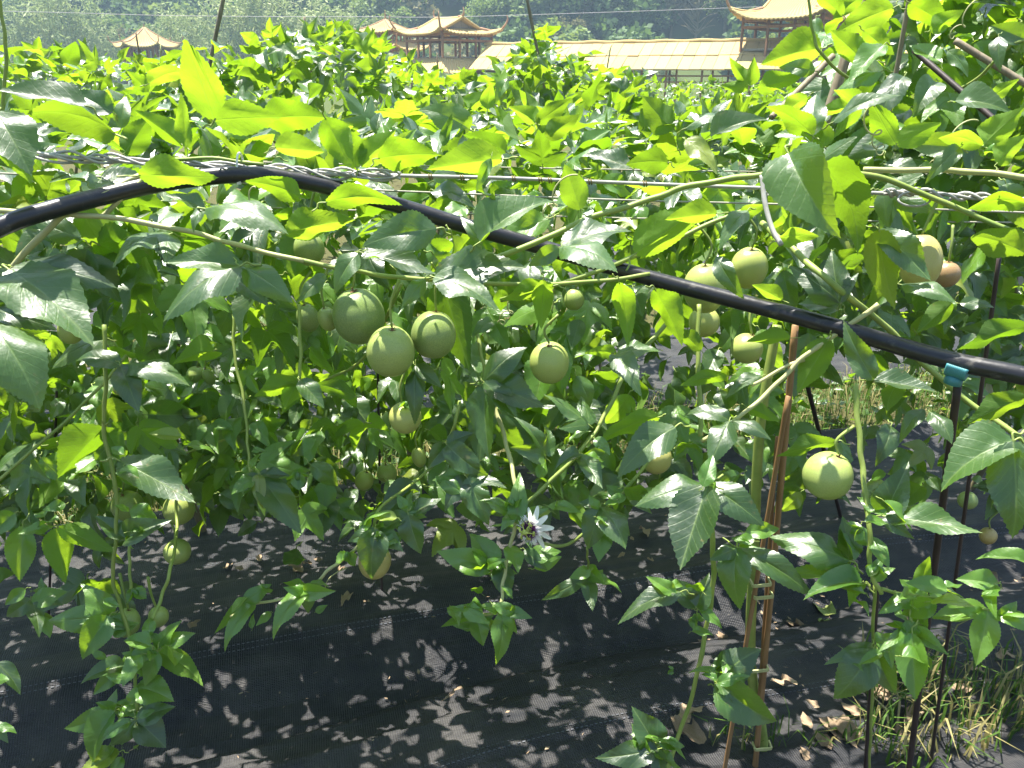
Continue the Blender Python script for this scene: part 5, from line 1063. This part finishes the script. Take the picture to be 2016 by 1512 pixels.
for kd, px, Yd, s, wh in [('slim', 218, 90, .95, 'left of the far left pavilion'), ('olive', 262, 92, 1.0, 'behind the far left pavilion'), ('mid', 322, 93, .9, 'right behind the far left pavilion'), ('lime', 400, 91, .8, 'beside the leaning bamboo pole'), ('mid2', 505, 94, .95, 'between the two left bamboo poles'), ('dark', 80, 96, 1.1, 'in the blue shade at the left edge'),
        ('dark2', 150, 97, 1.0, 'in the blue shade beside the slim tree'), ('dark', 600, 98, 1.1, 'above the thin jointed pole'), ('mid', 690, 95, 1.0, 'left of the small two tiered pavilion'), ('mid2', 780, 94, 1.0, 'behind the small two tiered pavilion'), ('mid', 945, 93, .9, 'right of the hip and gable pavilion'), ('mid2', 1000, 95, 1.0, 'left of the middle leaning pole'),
        ('lime', 1150, 92, 1.05, 'above the left end of the gallery'), ('dark', 1195, 94, 1.0, 'above the gallery beside the yellow green one'), ('mid2', 1260, 92, .95, 'above the middle of the gallery'), ('olive', 1130, 90, .8, 'low above the left end of the gallery'), ('bare', 1365, 90, .95, 'above the right half of the gallery'), ('bare', 1315, 92, .8, 'smaller, above the middle of the gallery'),
        ('mid2', 1420, 92, .9, 'left of the raised pavilion'), ('olive', 1390, 95, 1.0, 'higher up behind the leafless trees'), ('dark2', 1860, 86, 1.3, 'behind the tall vine at upper right'), ('dark', 1945, 90, 1.3, 'at the upper right corner'), ('mid2', 2010, 88, 1.0, 'at the right edge of the hillside')]:
    tree(kd, px, Yd, s, wh)
# the wood that reads as one mass behind and above them
vs, fs, ts = {}, {}, {}; r_ = np.random.default_rng(99); rnd = random.Random(17)
for i in range(760):
    Yd = 85 + (24 * rnd.random() if i < 560 else 24 + 60 * rnd.random()); x = rnd.uniform(-1.1, 1.1) * Yd; px = 1008 + x / Yd * F_PX
    kd = rnd.choice(['f_dark', 'f_dark', 'f_mid', 'f_mid', 'f_olive'] if px > 700 else ['f_dark', 'f_dark', 'f_dark', 'f_mid'])  # darker foliage mix at left stands in for the slope's shade
    z = float(terrain(np.float64(x), np.float64(Yd))); Rw = rnd.uniform(1.8, 3.4); H = rnd.uniform(4.5, 9.5) * (.45 + .55 * min(1, (Yd - 84) / 14)); n = 620 if Yd < 125 else 330
    c = np.array([x, Yd, z]); cl = r_.normal(size=(16, 3)); cl /= np.linalg.norm(cl, axis=1)[:, None]; cl = cl * (Rw * .72, Rw * .72, H * .32) + (0, 0, H * .55); pk = r_.integers(0, 16, n)
    d = r_.normal(size=(n, 3)); d /= np.linalg.norm(d, axis=1)[:, None]; P = c + cl[pk] + d * Rw * .36 * r_.uniform(.6, 1.1, (n, 1))
    V, F = cards(P, .72 if Yd < 110 else 1.0, r_, .7); tn = np.repeat(np.clip(r_.random(16)[pk] + r_.uniform(-.15, .15, n), 0, 1), 4)
    vs.setdefault(kd, []).append(V); fs.setdefault(kd, []).append(F + sum(len(q) for q in vs[kd][:-1])); ts.setdefault(kd, []).append(tn)
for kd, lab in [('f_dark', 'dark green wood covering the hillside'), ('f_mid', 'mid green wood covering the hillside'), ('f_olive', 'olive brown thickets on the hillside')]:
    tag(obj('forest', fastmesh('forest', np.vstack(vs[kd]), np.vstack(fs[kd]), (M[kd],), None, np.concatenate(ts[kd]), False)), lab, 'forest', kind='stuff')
# pale bamboo clumps at the foot of the hill
def bamboo_meshes(seed):
    r_ = np.random.default_rng(seed); mb = MB(); P = []
    for k in range(16):
        an = r_.uniform(0, 6.28); h = r_.uniform(3.0, 5.6); ln = r_.uniform(.5, 1.6); b = r_.normal(size=2) * .45
        pts = spline([(b[0], b[1], -.4), (b[0] + .15 * ln * math.cos(an), b[1] + .15 * ln * math.sin(an), h * .5), (b[0] + .5 * ln * math.cos(an), b[1] + .5 * ln * math.sin(an), h * .85), (b[0] + ln * math.cos(an), b[1] + ln * math.sin(an), h * .93)], 5)
        mb.tube(pts, np.linspace(.04, .012, len(pts)), 4); q = pts[r_.integers(3, len(pts), 75)]; P.append(q + r_.normal(size=(75, 3)) * (.22, .22, .25))
    P = np.vstack(P); V, F = cards(P, .34, r_, .26, .5); return mb.mesh('culms', (M['stem_pale'],)), fastmesh('foliage', V, F, (M['f_bamboo'],), None, np.repeat(r_.random(len(P)), 4), False)
BB = [bamboo_meshes(i) for i in range(4)]
for i, (px, Yd, s, wh) in enumerate([(60, 80, .9, 'at the left edge'), (105, 81, 1.0, 'second from the left edge'), (145, 80, 1.1, 'left of the slim tree'), (190, 82, 1.0, 'just left of the far left pavilion'), (225, 80, .7, 'touching the far left pavilion'), (355, 80, .8, 'just right of the far left pavilion'), (400, 82, .8, 'before the leaning bamboo pole'), (450, 80, .95, 'right of the leaning bamboo pole'),
        (490, 81, 1.05, 'tallest between the two left poles'), (530, 80, 1.1, 'left of the thin jointed pole'), (570, 82, 1.05, 'touching the thin jointed pole'), (625, 80, .95, 'right of the thin jointed pole'), (665, 81, .85, 'before the humped vine'), (705, 82, .8, 'left of the small two tiered pavilion'), (1010, 82, .7, 'left of the middle pole'), (1075, 82, .75, 'at the left end of the gallery'), (1120, 83, .6, 'above the left end of the gallery'), (1240, 82, .6, 'above the middle of the gallery'), (1300, 83, .6, 'right above the middle of the gallery')]):
    x = (px - 1008) / F_PX * Yd * cp; o = tag(empty('bamboo_clump', (x, Yd, float(terrain(np.float64(x), np.float64(Yd))))), 'pale green bamboo clump ' + wh, 'bamboo', 'bamboo clumps at the foot of the hill'); o.scale = (s * 1.5, s * 1.5, s * (1.75 if i < 14 else 1.2)); o.rotation_euler = (0, 0, i * 1.3)
    obj('culms', BB[i % 4][0], o, (0, 0, 0)); obj('foliage', BB[i % 4][1], o, (0, 0, 0))
# thin overhead cable
v, f = tube_vf(spline([W(-900, 5, 66), W(0, 22, 66), W(350, 31, 66), W(700, 33, 66), W(1050, 29, 66), W(2400, -20, 66)], 12), .022, 5)
M['cable'] = simple('grey_cable', (.30, .27, .27), (.4, .37, .36), 20, .6, .3, .1)
tag(obj('overhead_cable', mesh('overhead_cable', v, f, (M['cable'],))), 'thin overhead cable crossing before the wooded hillside', 'cable')
# ------------------------------------------------------------------ summer haze between the camera and the hill
mb = MB(); mb.box((0, 150, 92), (300, 210, 95)); a = N('haze_air')
pv = a.n("ShaderNodeVolumePrincipled"); pv.inputs["Color"].default_value = (.55, .78, 1.0, 1); pv.inputs["Density"].default_value = .0017; pv.inputs["Anisotropy"].default_value = .3
a.l(pv.outputs[0], a.out.inputs[1])
tag(mb.build('haze', a.m), 'thin bluish summer haze over the valley', 'haze', kind='stuff')
